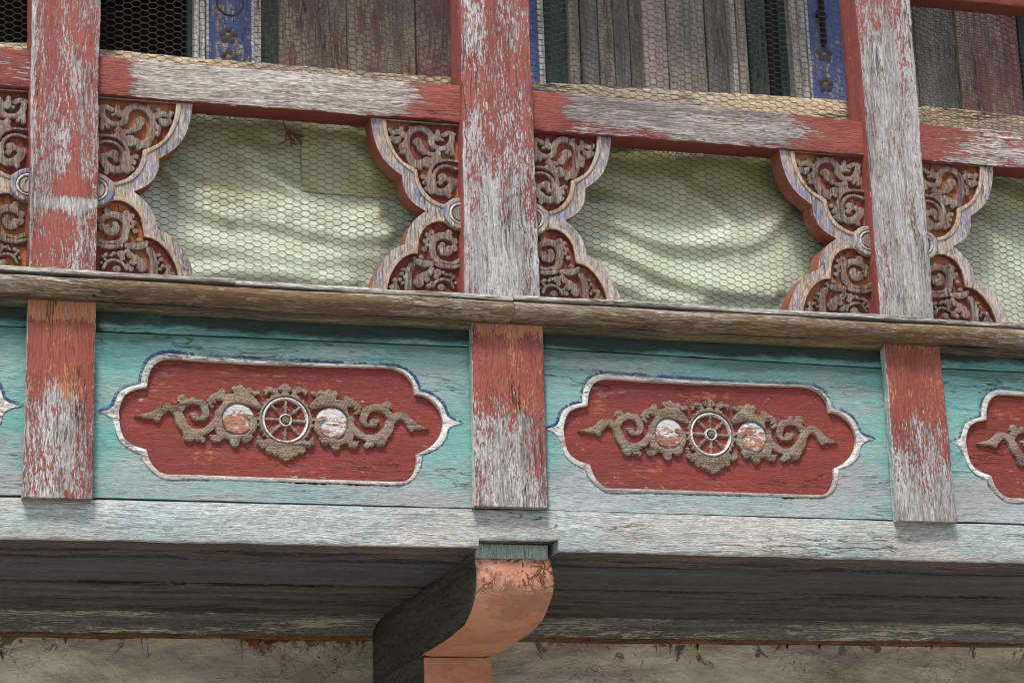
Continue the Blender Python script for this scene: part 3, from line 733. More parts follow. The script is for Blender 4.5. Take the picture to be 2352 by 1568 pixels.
small('hub', lambda f: f.ring(WX, WZ, 62*G6/1150, 100*G6/1150), WX, WZ, 0.02, 0.0008, m_silver, FY+0.001, 0.0088, 0.002, wheel)
small('hub_centre', lambda f: f.stroke([(WX, WZ, 58*G6/1150)]), WX, WZ, 0.015, 0.0008, m_orn, FY+0.001, 0.0080, 0.002, wheel)
for s in (-1, 1):
    mx = WX+s*(WX-ML[0])
    small('moon', lambda f: f.stroke([(mx, ML[1], MR*0.985)]), mx, ML[1], MR*1.08, 0.0012, m_moon, FY+0.001, 0.0035, 0.006, P1, dome=0.003)
parts1 = [o for o in P1.children if o.name.split('.')[0] in ('scroll_carving', 'wheel', 'moon')]
for T, wx, dz, sc_ in ((P2, 1.2715, 0.0045, 0.985), (P3, 2.183, 0.0105, 1.01), (P0, -0.5, 0.0035, 1.0)):
    for o in parts1:
        c = copy_tree(o, T); c.location = Vector(o.location)+wloc(P1)-wloc(T)+Vector((wx-WX, 0, dz))
        if o.name.startswith('scroll'): c.scale = (sc_, 1, 1+(1-sc_)*1.5); c.location.x += (1-sc_)*(WX-wloc(P1).x); c.location.z += -(1-sc_)*1.5*(WZ-wloc(P1).z)

# ------------------------------------------------------------------ handrail
m_hand = wood('worn_brown_handrail', 'x', ((0.30, 0.235, 0.165), (0.12, 0.085, 0.055)),
              [dict(c1=(0.175, 0.105, 0.040), c2=(0.135, 0.082, 0.036), cov=0.50, fine=(12, 150), patch=(3, 24), h=0.15, edge=0.06),
               dict(c1=(0.46, 0.43, 0.385), c2=(0.36, 0.31, 0.27), cov=0.22, fine=(16, 220), patch=(4, 26), h=0.1, edge=0.06, op=0.8, bias=[('gz', 0.55, 0.95, 0.0, 0.09)])],
              fs=0.9, bump=0.003, crack=1.6, rough=0.62)
m_lip = wood('grey_handrail_top', 'x', ((0.52, 0.50, 0.455), (0.22, 0.195, 0.165)), fs=0.9, bump=0.003, crack=2.5)
m_cove = wood('olive_cove', 'x', ((0.16, 0.13, 0.075), (0.06, 0.05, 0.035)), fs=0.8, bump=0.001)
XJ = unp(1180, 700, -0.04)[0]
def handrail(xa, xb, za, zb_, label, seed):
    t = empty('handrail', ((xa+xb)/2, 0, za)); tag(t, label, 'handrail', 'moulded handrail lengths')
    xs = frange(xa, xb, 0.012)
    dz = za-0.0775
    body = [(-0.016, 0.076), (-0.029, 0.0755), (-0.037, 0.0725), (-0.0425, 0.067), (-0.0445, 0.060), (-0.043, 0.0535), (-0.038, 0.0470), (-0.030, 0.0412), (-0.020, 0.0385), (-0.008, 0.0375), (0.05, 0.0375), (0.05, 0.076)]
    sweep('rail_body', xs, [(y, z+dz) for y, z in body], m_hand, t, wob=0.0016, seed=seed)
    lip = [(-0.036, 0.0775), (-0.0405, 0.0785), (-0.0415, 0.0825), (-0.040, 0.0865), (0.05, 0.0885), (0.05, 0.0775)]
    xk = unp(540, 645, -0.04)[0]
    if xa < xk < xb:      # the split lip: the left length has lifted and ends in a splinter
        sweep('rail_top', frange(xa, xk, 0.012), [(y, z+dz+0.0015) for y, z in lip], m_lip, t, wob=0.0015, seed=seed+3)
        sweep('rail_top', frange(xk+0.0008, xb, 0.012), [(min(y+0.003, 0.05), z*0.97+0.0018+dz) for y, z in lip], m_lip, t, wob=0.0019, seed=seed+5)
    else: sweep('rail_top', xs, [(y, z+dz) for y, z in lip], m_lip, t, wob=0.0017, seed=seed+3)
    cove = [(-0.006, 0.0365), (0.004, 0.0355), (0.011, 0.0325), (0.0145, 0.0280), (0.0265, 0.0268), (0.0265, 0.0365)]
    sweep('cove_strip', xs, [(y, z+dz) for y, z in cove], m_cove, t, wob=0.0012, seed=seed+7)
handrail(-1.1, XJ-0.0006, 0.0772, 0.0772, 'brown moulded handrail left of the joint near the middle post, top lip splitting', 3)
handrail(XJ+0.0006, 3.3, 0.0785, 0.0785, 'brown moulded handrail right of the joint near the middle post', 11)

# ------------------------------------------------------------------ posts
def post_mat(name, red_cov, bias=(), extra=(), greyb=GREY, spots=(), **k):
    return wood(name, 'z', greyb, [dict(RED, cov=red_cov, fine=(42, 300), patch=(7, 30), h=0.45, wp=0.36, wf=0.62, w3=1.2, spots=spots, bias=list(bias))]+list(extra), grit=0.75, fs=0.95, bump=0.0022, crack=1.6, **k)
m_pA = post_mat('left_post_paint', 0.62, [('gx', 0.04, 0.14, -0.16, 0.0), ('gx', 0.85, 1.0, 0.0, -0.06), ('oz', 0.30, 0.22, 0.0, 0.0)], spots=[(0.0, 0.155, 0.08, 0.013, -0.30), (0.02, 0.19, 0.035, 0.022, 0.28), (0.01, 0.11, 0.02, 0.03, 0.12)])
m_pB = post_mat('middle_post_paint', 0.60, spots=[(0.0, 0.13, 0.045, 0.05, -0.18)], bias=[('gz', 0.0, 0.35, -0.11, 0.0), ('gx', 0.02, 0.08, -0.2, 0.0)], greyb=((0.44, 0.43, 0.425), (0.22, 0.205, 0.20)))
m_pC = post_mat('right_post_paint', 0.34, [('gz', 0.35, 0.62, -0.05, 0.09)], greyb=((0.42, 0.405, 0.39), (0.21, 0.195, 0.185)))
m_redside = wood('red_side_paint', 'z', GREY, [dict(RED, cov=0.96, fine=(30, 150), patch=(5, 16), h=0.3)], bump=0.0015)
# each post face can differ: paint survives on the sheltered sides
def side_paint(o, mat):
    me = o.data; me.materials.append(mat)
    for p in me.polygons:
        if abs(p.normal.x) > 0.75 or p.normal.y > 0.5: p.material_index = 1
def upper_post(L0, L1, R0, R1, mat, label, seed, depth=0.084):
    fl_, fr_ = xline(L0, L1), xline(R0, R1)
    zs = (0.079, 0.75, 1.497)
    ends = [(z, fl_(min(z, 0.9)), fr_(min(z, 0.9)), 0.0, depth) for z in zs]
    o = timber('upper_post', 'z', ends, mat, origin=((fl_(0.1)+fr_(0.1))/2, 0.04, 0.079), bev=0.004, wob=0.0016, rough=0.0011, seed=seed)
    side_paint(o, m_redside); tag(o, label, 'post', 'tall upper posts'); return fl_, fr_
uA = upper_post((73, 0), (65, 612), (232, 0), (221, 620), m_pA, 'tall flaking red post at the left between handrail and top of picture', 1)
uB = upper_post((1057.7, 0), (1066.6, 665), (1215, 0), (1240.5, 672), m_pB, 'tall broad half-red half-grey middle post between the two mesh openings', 2)
uC = upper_post((1966, 0), (2019.8, 695), (2092, 0), (2142.6, 696), m_pC, 'tall narrow mostly bare grey post on the right with a red left side', 3)
def lower_mat(name, cov, b, spots=()): 
    return wood(name, 'z', GREY, [dict(c1=(0.50, 0.22, 0.12), c2=(0.42, 0.17, 0.09), cov=0.75, fine=(22, 110), patch=(7, 20), h=0.3, bias=[('gz', 0.35, 0.75, -0.22, 0.05)]),
                                  dict(RED, cov=cov, fine=(42, 300), patch=(6, 24), h=0.4, bias=b, spots=spots, wf=0.6, wp=0.38, w3=1.3)], fs=0.85, bump=0.0024, crack=1.8)
m_lA = lower_mat('left_short_post_paint', 0.80, [('gz', 0.2, 0.8, -0.12, 0.0), ('gz', 0.84, 0.97, 0.0, -0.42)], spots=[(0.004, 0.205, 0.030, 0.022, -0.30), (0.0, 0.14, 0.028, 0.05, -0.10)])
m_lB = lower_mat('middle_short_post_paint', 0.74, [('gz', 0.0, 0.75, -0.15, 0.0), ('gz', 0.86, 1.0, 0.0, -0.26)])
m_lC = lower_mat('right_short_post_paint', 0.66, [('gz', 0.0, 0.75, -0.19, 0.05), ('gz', 0.9, 1.0, 0.0, -0.15)])
m_pale = wood('pale_side', 'z', ((0.55, 0.56, 0.54), (0.3, 0.3, 0.3)), [dict(c1=(0.2, 0.36, 0.33), c2=(0.3, 0.4, 0.38), cov=0.4, h=0.1)], bump=0.0015)
def lower_post(q, mat, label, seed):
    a, b, c, d = q; fl_, fr_ = xline(a, b), xline(c, d); zb = unp(*b, 0.0)[1]; zb2 = unp(*d, 0.0)[1]; zb = (zb+zb2)/2
    o = timber('short_post', 'z', [(zb, fl_(zb), fr_(zb), 0.0, PY-0.0006), (0.043, fl_(0.043), fr_(0.043), 0.0, PY-0.0006)], mat, origin=((fl_(zb)+fr_(zb))/2, 0.01, zb), bev=0.003, wob=0.0012, rough=0.0009, seed=seed)
    me = o.data; me.materials.append(m_pale)
    for p in me.polygons:
        if abs(p.normal.x) > 0.85: p.material_index = 1
    tag(o, label, 'post', 'short lower posts')
lower_post(lowers[0], m_lA, 'short red post at the left with orange undercoat at its top', 11)
lower_post(lowers[1], m_lB, 'short flaking post in the middle directly above the curved orange beam end', 12)
lower_post(lowers[2], m_lC, 'short pinkish grey post on the right, its lower half bare of paint', 13)

# ------------------------------------------------------------------ top rails
def rail_mat(name, cov, bias, base):
    return wood(name, 'x', base, [dict(RED, cov=cov, fine=(16, 280), patch=(3.5, 28), h=0.35, bias=bias, edge=0.025, wf=0.65)], fs=0.9, bump=0.0035, crack=1.7)
m_rL = rail_mat('left_rail_paint', 0.72, [], ((0.60, 0.57, 0.54), (0.3, 0.27, 0.25)))
m_r1 = rail_mat('pale_rail_paint', 0.10, [('gx', 0.03, 0.14, 0.34, 0.0), ('gx', 0.78, 0.95, 0.0, 0.34), ('gz', 0.0, 0.25, 0.07, 0.0)], ((0.52, 0.48, 0.43), (0.25, 0.215, 0.18)))
m_r2 = rail_mat('grey_rail_paint', 0.10, [('gx', 0.03, 0.16, 0.32, 0.0), ('gx', 0.74, 0.95, 0.0, 0.28), ('gz', 0.0, 0.45, 0.13, 0.0)], ((0.39, 0.35, 0.315), (0.16, 0.135, 0.12)))
m_r3 = rail_mat('right_rail_paint', 0.44, [('gx', 0.0, 0.1, 0.14, 0.0)], ((0.50, 0.46, 0.43), (0.24, 0.21, 0.19)))
m_under = wood('red_underside', 'x', ((0.2, 0.1, 0.08), (0.1, 0.05, 0.04)), [dict(c1=(0.20, 0.045, 0.03), c2=(0.16, 0.04, 0.03), cov=0.95, h=0.1)], bump=0.001)
RY = 0.018
def top_rail(x0, x1, tl, tr, bl, br, mat, label, seed):
    zt0, zt1, zb0, zb1 = unp(*tl, RY)[1], unp(*tr, RY)[1], unp(*bl, RY)[1], unp(*br, RY)[1]
    o = timber('top_rail', 'x', [(x0, zb0, zt0, RY, 0.086), (x1, zb1, zt1, RY, 0.086)], mat, origin=((x0+x1)/2, 0.05, zb0), bev=0.0035, wob=0.0018, rough=0.0012, seed=seed)
    me = o.data; me.materials.append(m_under)
    for p in me.polygons:
        if p.normal.z < -0.75: p.material_index = 1
    tag(o, label, 'rail', 'upper rails between the tall posts')
xz = lambda f: f(0.5)
top_rail(-1.1, xz(uA[0])+0.004, (0, 111), (71, 117), (0, 199.6), (71, 202), m_rL, 'red rail stub left of the left tall post', 21)
top_rail(xz(uA[1])-0.004, xz(uB[0])+0.006, (231, 129), (1032, 195), (231, 217), (1058, 282), m_r1, 'pale weathered rail between left and middle tall posts, red only at its ends', 22)
top_rail(xz(uB[1])-0.004, xz(uC[0])+0.006, (1225, 208), (1977, 277), (1225, 299), (1977, 355), m_r2, 'grey-brown weathered rail between middle and right tall posts', 23)
top_rail(xz(uC[1])-0.004, 3.3, (2113, 284), (2352, 306), (2117, 368), (2352, 381), m_r3, 'rail with streaky red paint right of the narrow tall post', 24)
# tan battens behind the netting
m_tan = wood('bare_tan_batten', 'x', ((0.78, 0.62, 0.42), (0.45, 0.34, 0.22)), fs=0.8, bump=0.0025, crack=3.0, tint=((0.30, 0.28, 0.24), 0.5))
def batten(x0, x1, pl, pr, label, seed):
    y = 0.112; zl, zr = unp(*pl, y)[1], unp(*pr, y)[1]
    xl, xr = unp(*pl, y)[0], unp(*pr, y)[0]; g = (zr-zl)/(xr-xl)
    za, zb = zl+g*(x0-xl), zl+g*(x1-xl)
    o = timber('sill_batten', 'x', [(x0, 0.515, za, y, y+0.026), (x1, 0.515, zb, y, y+0.026)], m_tan, origin=((x0+x1)/2, y, 0.515), bev=0.003, wob=0.0022, rough=0.0015, seed=seed)
    tag(o, label, 'batten', 'bare wood battens on top of the rails')
batten(-1.1, xz(uA[0])+0.02, (0, 97.6), (60, 101), 'bare tan batten behind the wire left of the left tall post', 31)
batten(xz(uA[1])-0.0, xz(uB[0])+0.02, (233.5, 113), (1032, 178), 'bare tan batten behind the wire between left and middle tall posts', 32)
batten(xz(uB[1]), xz(uC[0])+0.02, (1225, 186), (1933, 230), 'bare greyish batten behind the wire between middle and right tall posts', 33)
batten(xz(uC[1]), 3.3, (2108, 242), (2352, 266), 'bare yellow-tan batten behind the wire right of the narrow tall post', 34)
# red cross rail high on the right bay
zr_ = unp(2200, 2, 0.03)[1]; zr2 = unp(2352, 15, 0.03)[1]
o = timber('top_rail', 'x', [(xz(uC[1])-0.002, zr_+0.0, zr_+0.09, 0.03, 0.086), (3.3, zr2+0.0, zr2+0.09, 0.03, 0.086)], m_under, origin=(2.2, 0.05, zr_), seed=44)
tag(o, 'dark red upper crossbar at the top right corner', 'rail')
# ------------------------------------------------------------------ carved brackets (traced once on the middle post's left bracket)
BY = 0.028
XP = xz(uB[0])                      # left side of the middle post
GB = 0.44660/1.653
HZ0 = 0.083
def cb(px, py, r=None, y=BY):
    x, z = unp((1380+px*0.44660)/1.653, (430+py*0.44660)/1.653, y)
    u, v = XP-x, z-HZ0
    return (u, v) if r is None else (u, v, r*GB/1145.0)
def T(p, **k): return [cb(*q, **k) for q in p]
top_v = unp(868, 281, BY)[1]-HZ0
sil = [[(75,40),(82,90),(95,170),(120,260),(170,370),(245,455),(345,532)], [(345,532),(352,620),(395,715),(460,780),(545,832)],
       [(545,832),(470,890),(412,960),(382,1040),(370,1112)], [(370,1112),(300,1140),(230,1190),(168,1270),(118,1370),(85,1480),(80,1500)]]
rimo = [[(165,60),(172,120),(190,200),(250,330),(330,430),(437,508)], [(437,508),(447,570),(482,655),(545,735),(625,785),(690,808)]]
rimi = [[(208,60),(214,130),(228,200),(275,315),(340,405),(472,485)], [(472,485),(478,545),(508,630),(565,702),(625,750),(695,778)]]
lrimo = [[(700,893),(655,888),(575,912),(505,960),(462,1035),(438,1160)], [(438,1160),(360,1192),(288,1242),(222,1340),(183,1480),(182,1500)]]
lrimi = [[(700,928),(668,922),(600,935),(535,980),(492,1060),(475,1195)], [(475,1195),(418,1200),(350,1235),(282,1312),(238,1400),(218,1480),(217,1500)]]
def poly(segs, n=9, y=BY):
    out = []
    for s in segs: out += [tuple(v) for v in resample(catmull(T(s, y=y), 4), n)][:-1]
    out.append(tuple(T([segs[-1][-1]], y=y)[0])); return np.array(out)
S_, RO, RI, LO, LI = poly(sil), poly(rimo), poly(rimi), poly(lrimo), poly(lrimi)
bc = cb(832, 860); BR = 148*GB/1145
U0 = -0.012
scr = [
 [(845,408,12),(800,408,12)], [(845,474,14),(800,471,14)],
 [(445,432,38),(405,362,30),(388,280,27),(394,205,27),(430,148,27),(500,125,27),(560,150,29),(596,205,30),(602,262,28),(650,296,24),(720,292,24),(765,252,27),(772,185,25)],
 [(482,246,42)], [(505,292,36)], [(535,325,30)], [(575,345,22)],
 [(243,140,24),(255,165,18)], [(262,215,30),(300,228,34),(330,205,16)], [(262,168,24),(310,155,24),(350,175,28),(372,190,24)], [(342,128,24)], [(420,118,20)],
 [(345,275,27)], [(340,300,20)], [(352,328,25)], [(385,312,24)], [(375,250,24)],
 [(645,205,36)], [(652,148,20),(655,180,22)], [(700,185,24),(745,165,22),(790,180,18)], [(690,225,18)],
 [(770,280,20),(775,345,22)], [(730,332,20)], [(745,310,18)],
 [(425,392,28)], [(470,432,36)], [(500,465,22)], [(560,405,40)], [(520,420,36)], [(605,350,26)], [(650,345,32)], [(665,385,22)], [(620,385,30),(600,420,26)], [(565,445,24)],
 [(815,408,12),(720,397,13),(655,408,14),(612,440,16),(585,500,18),(588,560,24),(602,620,32),(650,665,32),(712,665,34),(760,628,35),(780,575,28)],
 [(815,472,14),(740,447,14),(680,452,15),(632,492,17),(616,550,20),(622,605,22)], [(690,545,40)], [(672,588,26)], [(740,560,24),(770,590,30)],
 [(522,540,24)], [(540,590,24)], [(560,642,28)], [(592,668,26)], [(748,700,24)], [(740,680,26)], [(560,565,26),(580,610,26)],
 [(600,1012,26)], [(560,1030,24)], [(548,1085,26)], [(538,1152,24)], [(560,1120,20)], [(585,1060,30)],
 [(665,1262,26),(620,1222,28),(604,1150,28),(612,1082,32),(660,1042,30),(720,1040,30),(760,1060,28)], [(750,1010,30)], [(795,1090,32)], [(790,1145,34)], [(745,1180,32),(700,1178,32),(682,1140,30)], [(690,1115,26)], [(745,1140,22)],
 [(845,1238,17),(790,1266,15),(720,1265,15),(668,1252,18)], [(845,1290,17),(770,1308,18),(700,1300,18),(650,1282,22)], [(845,1264,8),(760,1287,8),(690,1283,8)],
 [(600,1278,26),(530,1275,30),(470,1258,28)], [(450,1232,20)], [(512,1220,22)], [(430,1295,30),(405,1350,30),(398,1420,30),(400,1500,32)], [(360,1325,20)], [(345,1362,20)], [(375,1392,22)],
 [(290,1418,26)], [(330,1412,20)], [(352,1440,18)], [(260,1475,24)], [(290,1450,20),(300,1490,30)],
 [(490,1440,42)], [(510,1398,36)], [(540,1375,34)], [(580,1352,30)], [(560,1410,28)], [(575,1465,24)], [(600,1325,25)], [(650,1352,34)], [(640,1385,24)], [(700,1352,20)], [(600,1440,20)],
 [(610,1470,16),(640,1425,14),(700,1405,14),(752,1425,14),(785,1480,15)], [(682,1478,32)], [(762,1372,20)], [(722,1370,16)], [(785,1388,18)], [(770,1410,16)], [(800,1440,16)],
]
SX0, SX1, SZ0, SZ1 = -0.010, 0.215, -0.004, 0.385
bf = Field(SX0, SX1, SZ0, SZ1, 0.00095, 0.0010)
for s in scr: bf.stroke([cb(p[0], p[1], p[2]*1.10) for p in s])
bf.d = np.maximum(bf.d, -0.0085-bf.X)
bve = 0.0008*(0.5+0.5*np.cos(np.clip(-bf.d, 0, 1)/0.0030*2*math.pi))*(bf.d < -0.0015)
m_bscroll = wood('brown_green_carving', 'z', ((0.25, 0.18, 0.14), (0.11, 0.075, 0.058)),
             [dict(c1=(0.24, 0.32, 0.24), c2=(0.30, 0.36, 0.27), cov=0.28, fine=(30, 110), patch=(14, 24), h=0.05, op=0.6, edge=0.04)], fs=0.8, bump=0.0022, crack=1.6)
m_bground = wood('red_orange_ground', 'z', ((0.3, 0.12, 0.1), (0.2, 0.07, 0.05)), [dict(c1=(0.23, 0.045, 0.032), c2=(0.19, 0.04, 0.03), cov=0.9, h=0.1),
             dict(c1=(0.42, 0.17, 0.05), c2=(0.36, 0.12, 0.04), cov=0.42, patch=(9, 10), fine=(30, 60), wp=0.9, wf=0.1, edge=0.06, h=0.0, op=0.85)], bump=0.0015)
m_bface = wood('blue_white_rim', 'z', ((0.42, 0.375, 0.345), (0.20, 0.165, 0.15)), [dict(c1=(0.31, 0.29, 0.32), c2=(0.21, 0.205, 0.28), cov=0.34, fine=(28, 110), patch=(9, 20), h=0.1, edge=0.03, bias=[('gz', 0.35, 0.6, -0.08, 0.05)]),
             dict(c1=(0.09, 0.12, 0.30), c2=(0.12, 0.15, 0.34), cov=0.20, fine=(28, 180), patch=(12, 22), h=0.0, edge=0.03, op=0.8),
             dict(c1=(0.56, 0.42, 0.20), c2=(0.5, 0.36, 0.2), cov=0.28, fine=(28, 180), patch=(12, 22), h=0.0, edge=0.03, op=0.7)], fs=0.9, bump=0.002, crack=1.6)
m_bside = wood('red_brown_edge', 'z', ((0.42, 0.30, 0.24), (0.2, 0.12, 0.09)), [dict(c1=(0.27, 0.075, 0.045), c2=(0.34, 0.12, 0.065), cov=0.85, fine=(20, 60), patch=(7, 10), h=0.1)], bump=0.0015)
m_brim = wood('tan_inner_rim', 'z', ((0.46, 0.35, 0.23), (0.25, 0.175, 0.12)), [dict(c1=(0.47, 0.43, 0.37), c2=(0.38, 0.33, 0.29), cov=0.35, fine=(30, 120), patch=(10, 24), h=0.05)], bump=0.0015)
m_disc = wood('grey_brown_disc', 'z', ((0.40, 0.36, 0.32), (0.17, 0.13, 0.10)), bump=0.003, crack=2)
GYB = BY+0.0115

def bracket(xp, side, su, label, seed, zb=HZ0, disc_dx=0.0):
    """side -1: the bracket spreads to the left of xp, +1: to the right"""
    t = empty('carved_bracket', (xp, 0.05, zb)); tag(t, label, 'bracket', 'scroll carved brackets beside the tall posts')
    W = lambda A: np.c_[xp+side*A[:, 0]*su, zb+A[:, 1]]
    s = W(S_); ro, ri, lo, li = W(RO), W(RI), W(LO), W(LI)
    xw = xp+side*U0; xin = xp-side*0.0100
    bcx, bcz = xp+side*bc[0]*su, zb+bc[1]
    outer = [(xw, s[0][1])]+[tuple(p) for p in s]+[(xw, s[-1][1])]
    def arc(a0, a1, r, n=8):
        out = []
        for k in range(n+1):
            a = math.radians(a0+(a1-a0)*k/n); u = (-math.cos(a))*r+bc[0]  # u measured away from the post
            uu = bc[0]+math.cos(a)*r; out.append((xp+side*max(uu, -0.0096)*su, bcz+math.sin(a)*r))
        return out
    up_cell = [(xin, ri[0][1])]+[tuple(p) for p in ri]+arc(60, 95, BR)+[]
    up_cell = [p for p in up_cell]+[(xin, bcz+BR)]
    lo_cell = [(xin, bcz-BR)]+[tuple(p) for p in li]+[(xin, li[-1][1])]
    def clean(L):
        out = [L[0]]
        for p in L[1:]:
            if abs(p[0]-out[-1][0])+abs(p[1]-out[-1][1]) > 4e-4: out.append(p)
        return out
    up_cell, lo_cell = clean(up_cell), clean(lo_cell)
    plate('bracket_board', outer, [up_cell, lo_cell], BY, BY+0.05, m_bface, t, side_mat=m_bside)
    plate('carved_ground', up_cell, [], GYB, GYB+0.01, m_bground, t)
    plate('carved_ground', lo_cell, [], GYB, GYB+0.01, m_bground, t)
    ins = xin
    pr = [(0.0, BY-0.0004), (0.08, BY-0.0026), (0.5, BY-0.0036), (0.92, BY-0.0026), (1.0, BY+0.0006), (1.0, GYB)]
    for A, B in ((ro, ri), (lo, li)):
        if side < 0: band('inner_rim', A, B, pr, m_brim, t, closed=False)
        else: band('inner_rim', B, A, [(1-w, y) for w, y in pr][::-1], m_brim, t, closed=False)
    # scroll carving, boss
    def relief(F_, name, mat, base, h, edge, parent, dome, veins=None):
        o = F_.mesh(name, mat, base, h, edge, None, (0, 0, 0), dome=dome, veins=veins)
        me = o.data; co = np.empty(len(me.vertices)*3); me.vertices.foreach_get('co', co); co = co.reshape(-1, 3)
        if parent is t: off = Vector((0, 0, 0))
        co[:, 0] = side*co[:, 0]*su; co[:, 1] -= 0.05
        me.vertices.foreach_set('co', co.ravel())
        if side < 0: me.flip_normals()
        me.update(); o.parent = parent; return o
    o = relief(bf, 'scroll_carving', m_bscroll, GYB+0.001, 0.0105, 0.0015, t, 0.0014, bve)
    def disc(r0, r1, name, mat, h, base, res=0.001):
        f = Field(-0.011, BR*1.15+bc[0], bc[1]-BR*1.1, bc[1]+BR*1.1, res)
        f.ring(bc[0], bc[1], r0, r1) if r0 > 0 else f.stroke([(bc[0], bc[1], r1)])
        f.d = np.maximum(f.d, -0.0095-f.X)
        return relief(f, name, mat, base, h, 0.0025, t, 0.001)
    disc(BR*0.66, BR, 'boss', m_bface, 0.005, BY-0.001); disc(BR*0.50, BR*0.68, 'boss_ring', m_border, 0.0062, BY-0.001); disc(0, BR*0.49, 'boss_centre', m_disc, 0.0042, BY-0.001)
    return t
xs_at = lambda f: f(0.28)
bracket(xs_at(uA[0])+0.0, -1, 1.0, 'half cut off carved bracket at the left edge, left of the left tall post', 1)
def su_for(dx, xp): return (unp(*dx, BY)[0]-xp)/S_[0][0]
xr = xs_at(uA[1]); bracket(xr, 1, su_for((443, 243), xr), 'carved scroll bracket right of the left tall post with a blue top corner', 2)
bracket(xs_at(uB[0]), -1, 1.0, 'carved scroll bracket left of the broad middle post with a thick red-brown side', 3)
xr = xs_at(uB[1]); bracket(xr, 1, su_for((1404, 322), xr), 'carved scroll bracket right of the broad middle post with a lilac-blue rim', 4)
xr = xs_at(uC[0]); bracket(xr, -1, -su_for((1790, 350), xr), 'carved scroll bracket left of the narrow tall post with orange-brown side', 5)
xr = xs_at(uC[1]); bracket(xr, 1, su_for((2281, 386), xr), 'carved scroll bracket right of the narrow tall post', 6)

# ------------------------------------------------------------------ tarpaulin behind the lower openings
def tarp_mat(name, c1, c2, c3, rough=0.33):
    nb = NB(name); tc = nb.n('ShaderNodeTexCoord'); P = tc.outputs['Object']
    sep = nb.n('ShaderNodeSeparateXYZ'); nb.l(P, sep.inputs[0])
    per = 0.0105
    def tri(v):
        f = nb.math('FRACT', nb.math('MULTIPLY', v, 1/per)); return nb.math('ABSOLUTE', nb.math('SUBTRACT', f, 0.5))
    a = nb.math('ADD', tri(sep.outputs[0]), tri(sep.outputs[2]))     # concentric diamonds
    w = nb.math('ABSOLUTE', nb.math('SINE', nb.math('MULTIPLY', a, 12.5)))
    big = nb.noise(P, 5, 4, 0.6); fine = nb.noise(P, 90, 3, 0.6)
    c = nb.mix(nb.smooth(big, 0.35, 0.65), (*c1, 1), (*c2, 1))
    c = nb.mix(nb.smooth(w, 0.2, 0.8, 0.55, 0.0), c, (*c3, 1))
    c = nb.mix(nb.smooth(nb.noise(P, 14, 5, 0.7), 0.56, 0.72, 0.0, 0.5), c, (0.13, 0.13, 0.06, 1))
    sz = nb.n('ShaderNodeSeparateXYZ'); nb.l(P, sz.inputs[0])      # shade under the rail painted in as olive towards the top
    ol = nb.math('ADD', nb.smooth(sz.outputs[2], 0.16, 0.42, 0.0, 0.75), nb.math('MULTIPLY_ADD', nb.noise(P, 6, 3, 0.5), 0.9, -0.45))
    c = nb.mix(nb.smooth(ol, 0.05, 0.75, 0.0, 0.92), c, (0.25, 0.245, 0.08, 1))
    nb.l(c, nb.b.inputs['Base Color']); nb.b.inputs['Roughness'].default_value = rough; nb.b.inputs['Specular IOR Level'].default_value = 0.8; nb.b.inputs['Coat Weight'].default_value = 0.8; nb.b.inputs['Coat Roughness'].default_value = 0.3
    h = nb.math('ADD', nb.math('MULTIPLY', w, 0.5), nb.math('MULTIPLY', fine, 0.25))
    nb.l(nb.bump(h, 0.0008, 0.8), nb.b.inputs['Normal']); return nb.m
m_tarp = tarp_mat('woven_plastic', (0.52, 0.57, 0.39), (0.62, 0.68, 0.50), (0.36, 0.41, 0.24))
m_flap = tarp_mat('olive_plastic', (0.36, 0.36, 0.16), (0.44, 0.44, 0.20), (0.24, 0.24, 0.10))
TY = 0.130
fold_px = [([(350,370),(400,420),(450,455),(520,478),(590,490),(650,500)], 0.016, 0.013), ([(420,470),(520,500),(600,505),(700,530),(800,545),(880,545)], 0.020, 0.016),
 ([(560,395),(640,430),(720,490),(790,510),(860,500)], 0.015, 0.014), ([(430,560),(560,585),(700,600),(860,590)], 0.008, 0.02), ([(400,640),(520,632),(660,640),(800,655)], 0.009, 0.012),
 ([(560,340),(610,370),(660,360)], 0.010, 0.018), ([(620,300),(700,330),(800,330),(860,390)], 0.008, 0.02),
 ([(1290,495),(1400,520),(1500,560),(1600,570),(1700,560)], 0.018, 0.014), ([(1330,470),(1430,482),(1520,500),(1560,470)], 0.012, 0.012),
 ([(1340,565),(1420,590),(1520,640),(1640,670),(1760,680)], 0.018, 0.014), ([(1560,440),(1640,500),(1700,560),(1760,530),(1800,480)], 0.014, 0.016), ([(1380,640),(1500,690),(1600,700)], 0.010, 0.014),
 ([(1400,400),(1500,420),(1600,400)], 0.008, 0.02), ([(2230,520),(2300,600),(2352,660)], 0.014, 0.02), ([(2240,440),(2352,470)], 0.012, 0.02)]
folds = [(np.array([unp(*p, TY) for p in catmull(f, 3)]), a, w) for f, a, w in fold_px]
def tarp_y(x, z):
    y = TY-0.014*np.sin(np.clip((z-0.02)/0.42, 0, 1)*math.pi)+0.006*np.sin(x*11+z*4)
    for P, a, w in folds:
        d = np.full(x.shape, 9.0); sgn = np.zeros(x.shape)
        for q0, q1 in zip(P[:-1], P[1:]):
            dx, dz = q1-q0; L = dx*dx+dz*dz; t = np.clip(((x-q0[0])*dx+(z-q0[1])*dz)/L, 0, 1)
            ex, ez = x-q0[0]-t*dx, z-q0[1]-t*dz; dd = np.hypot(ex, ez); s = dx*ez-dz*ex
            m = dd < d; d = np.where(m, dd, d); sgn = np.where(m, np.sign(s), sgn)
        ww = np.where(sgn < 0, w*1.25, w*1.9)           # steep below, gentle slope above
        y = y-a*1.15*np.exp(-(d/ww)**2)
    return 0.0985+np.logaddexp(0, (y-0.0985)/0.003)*0.003
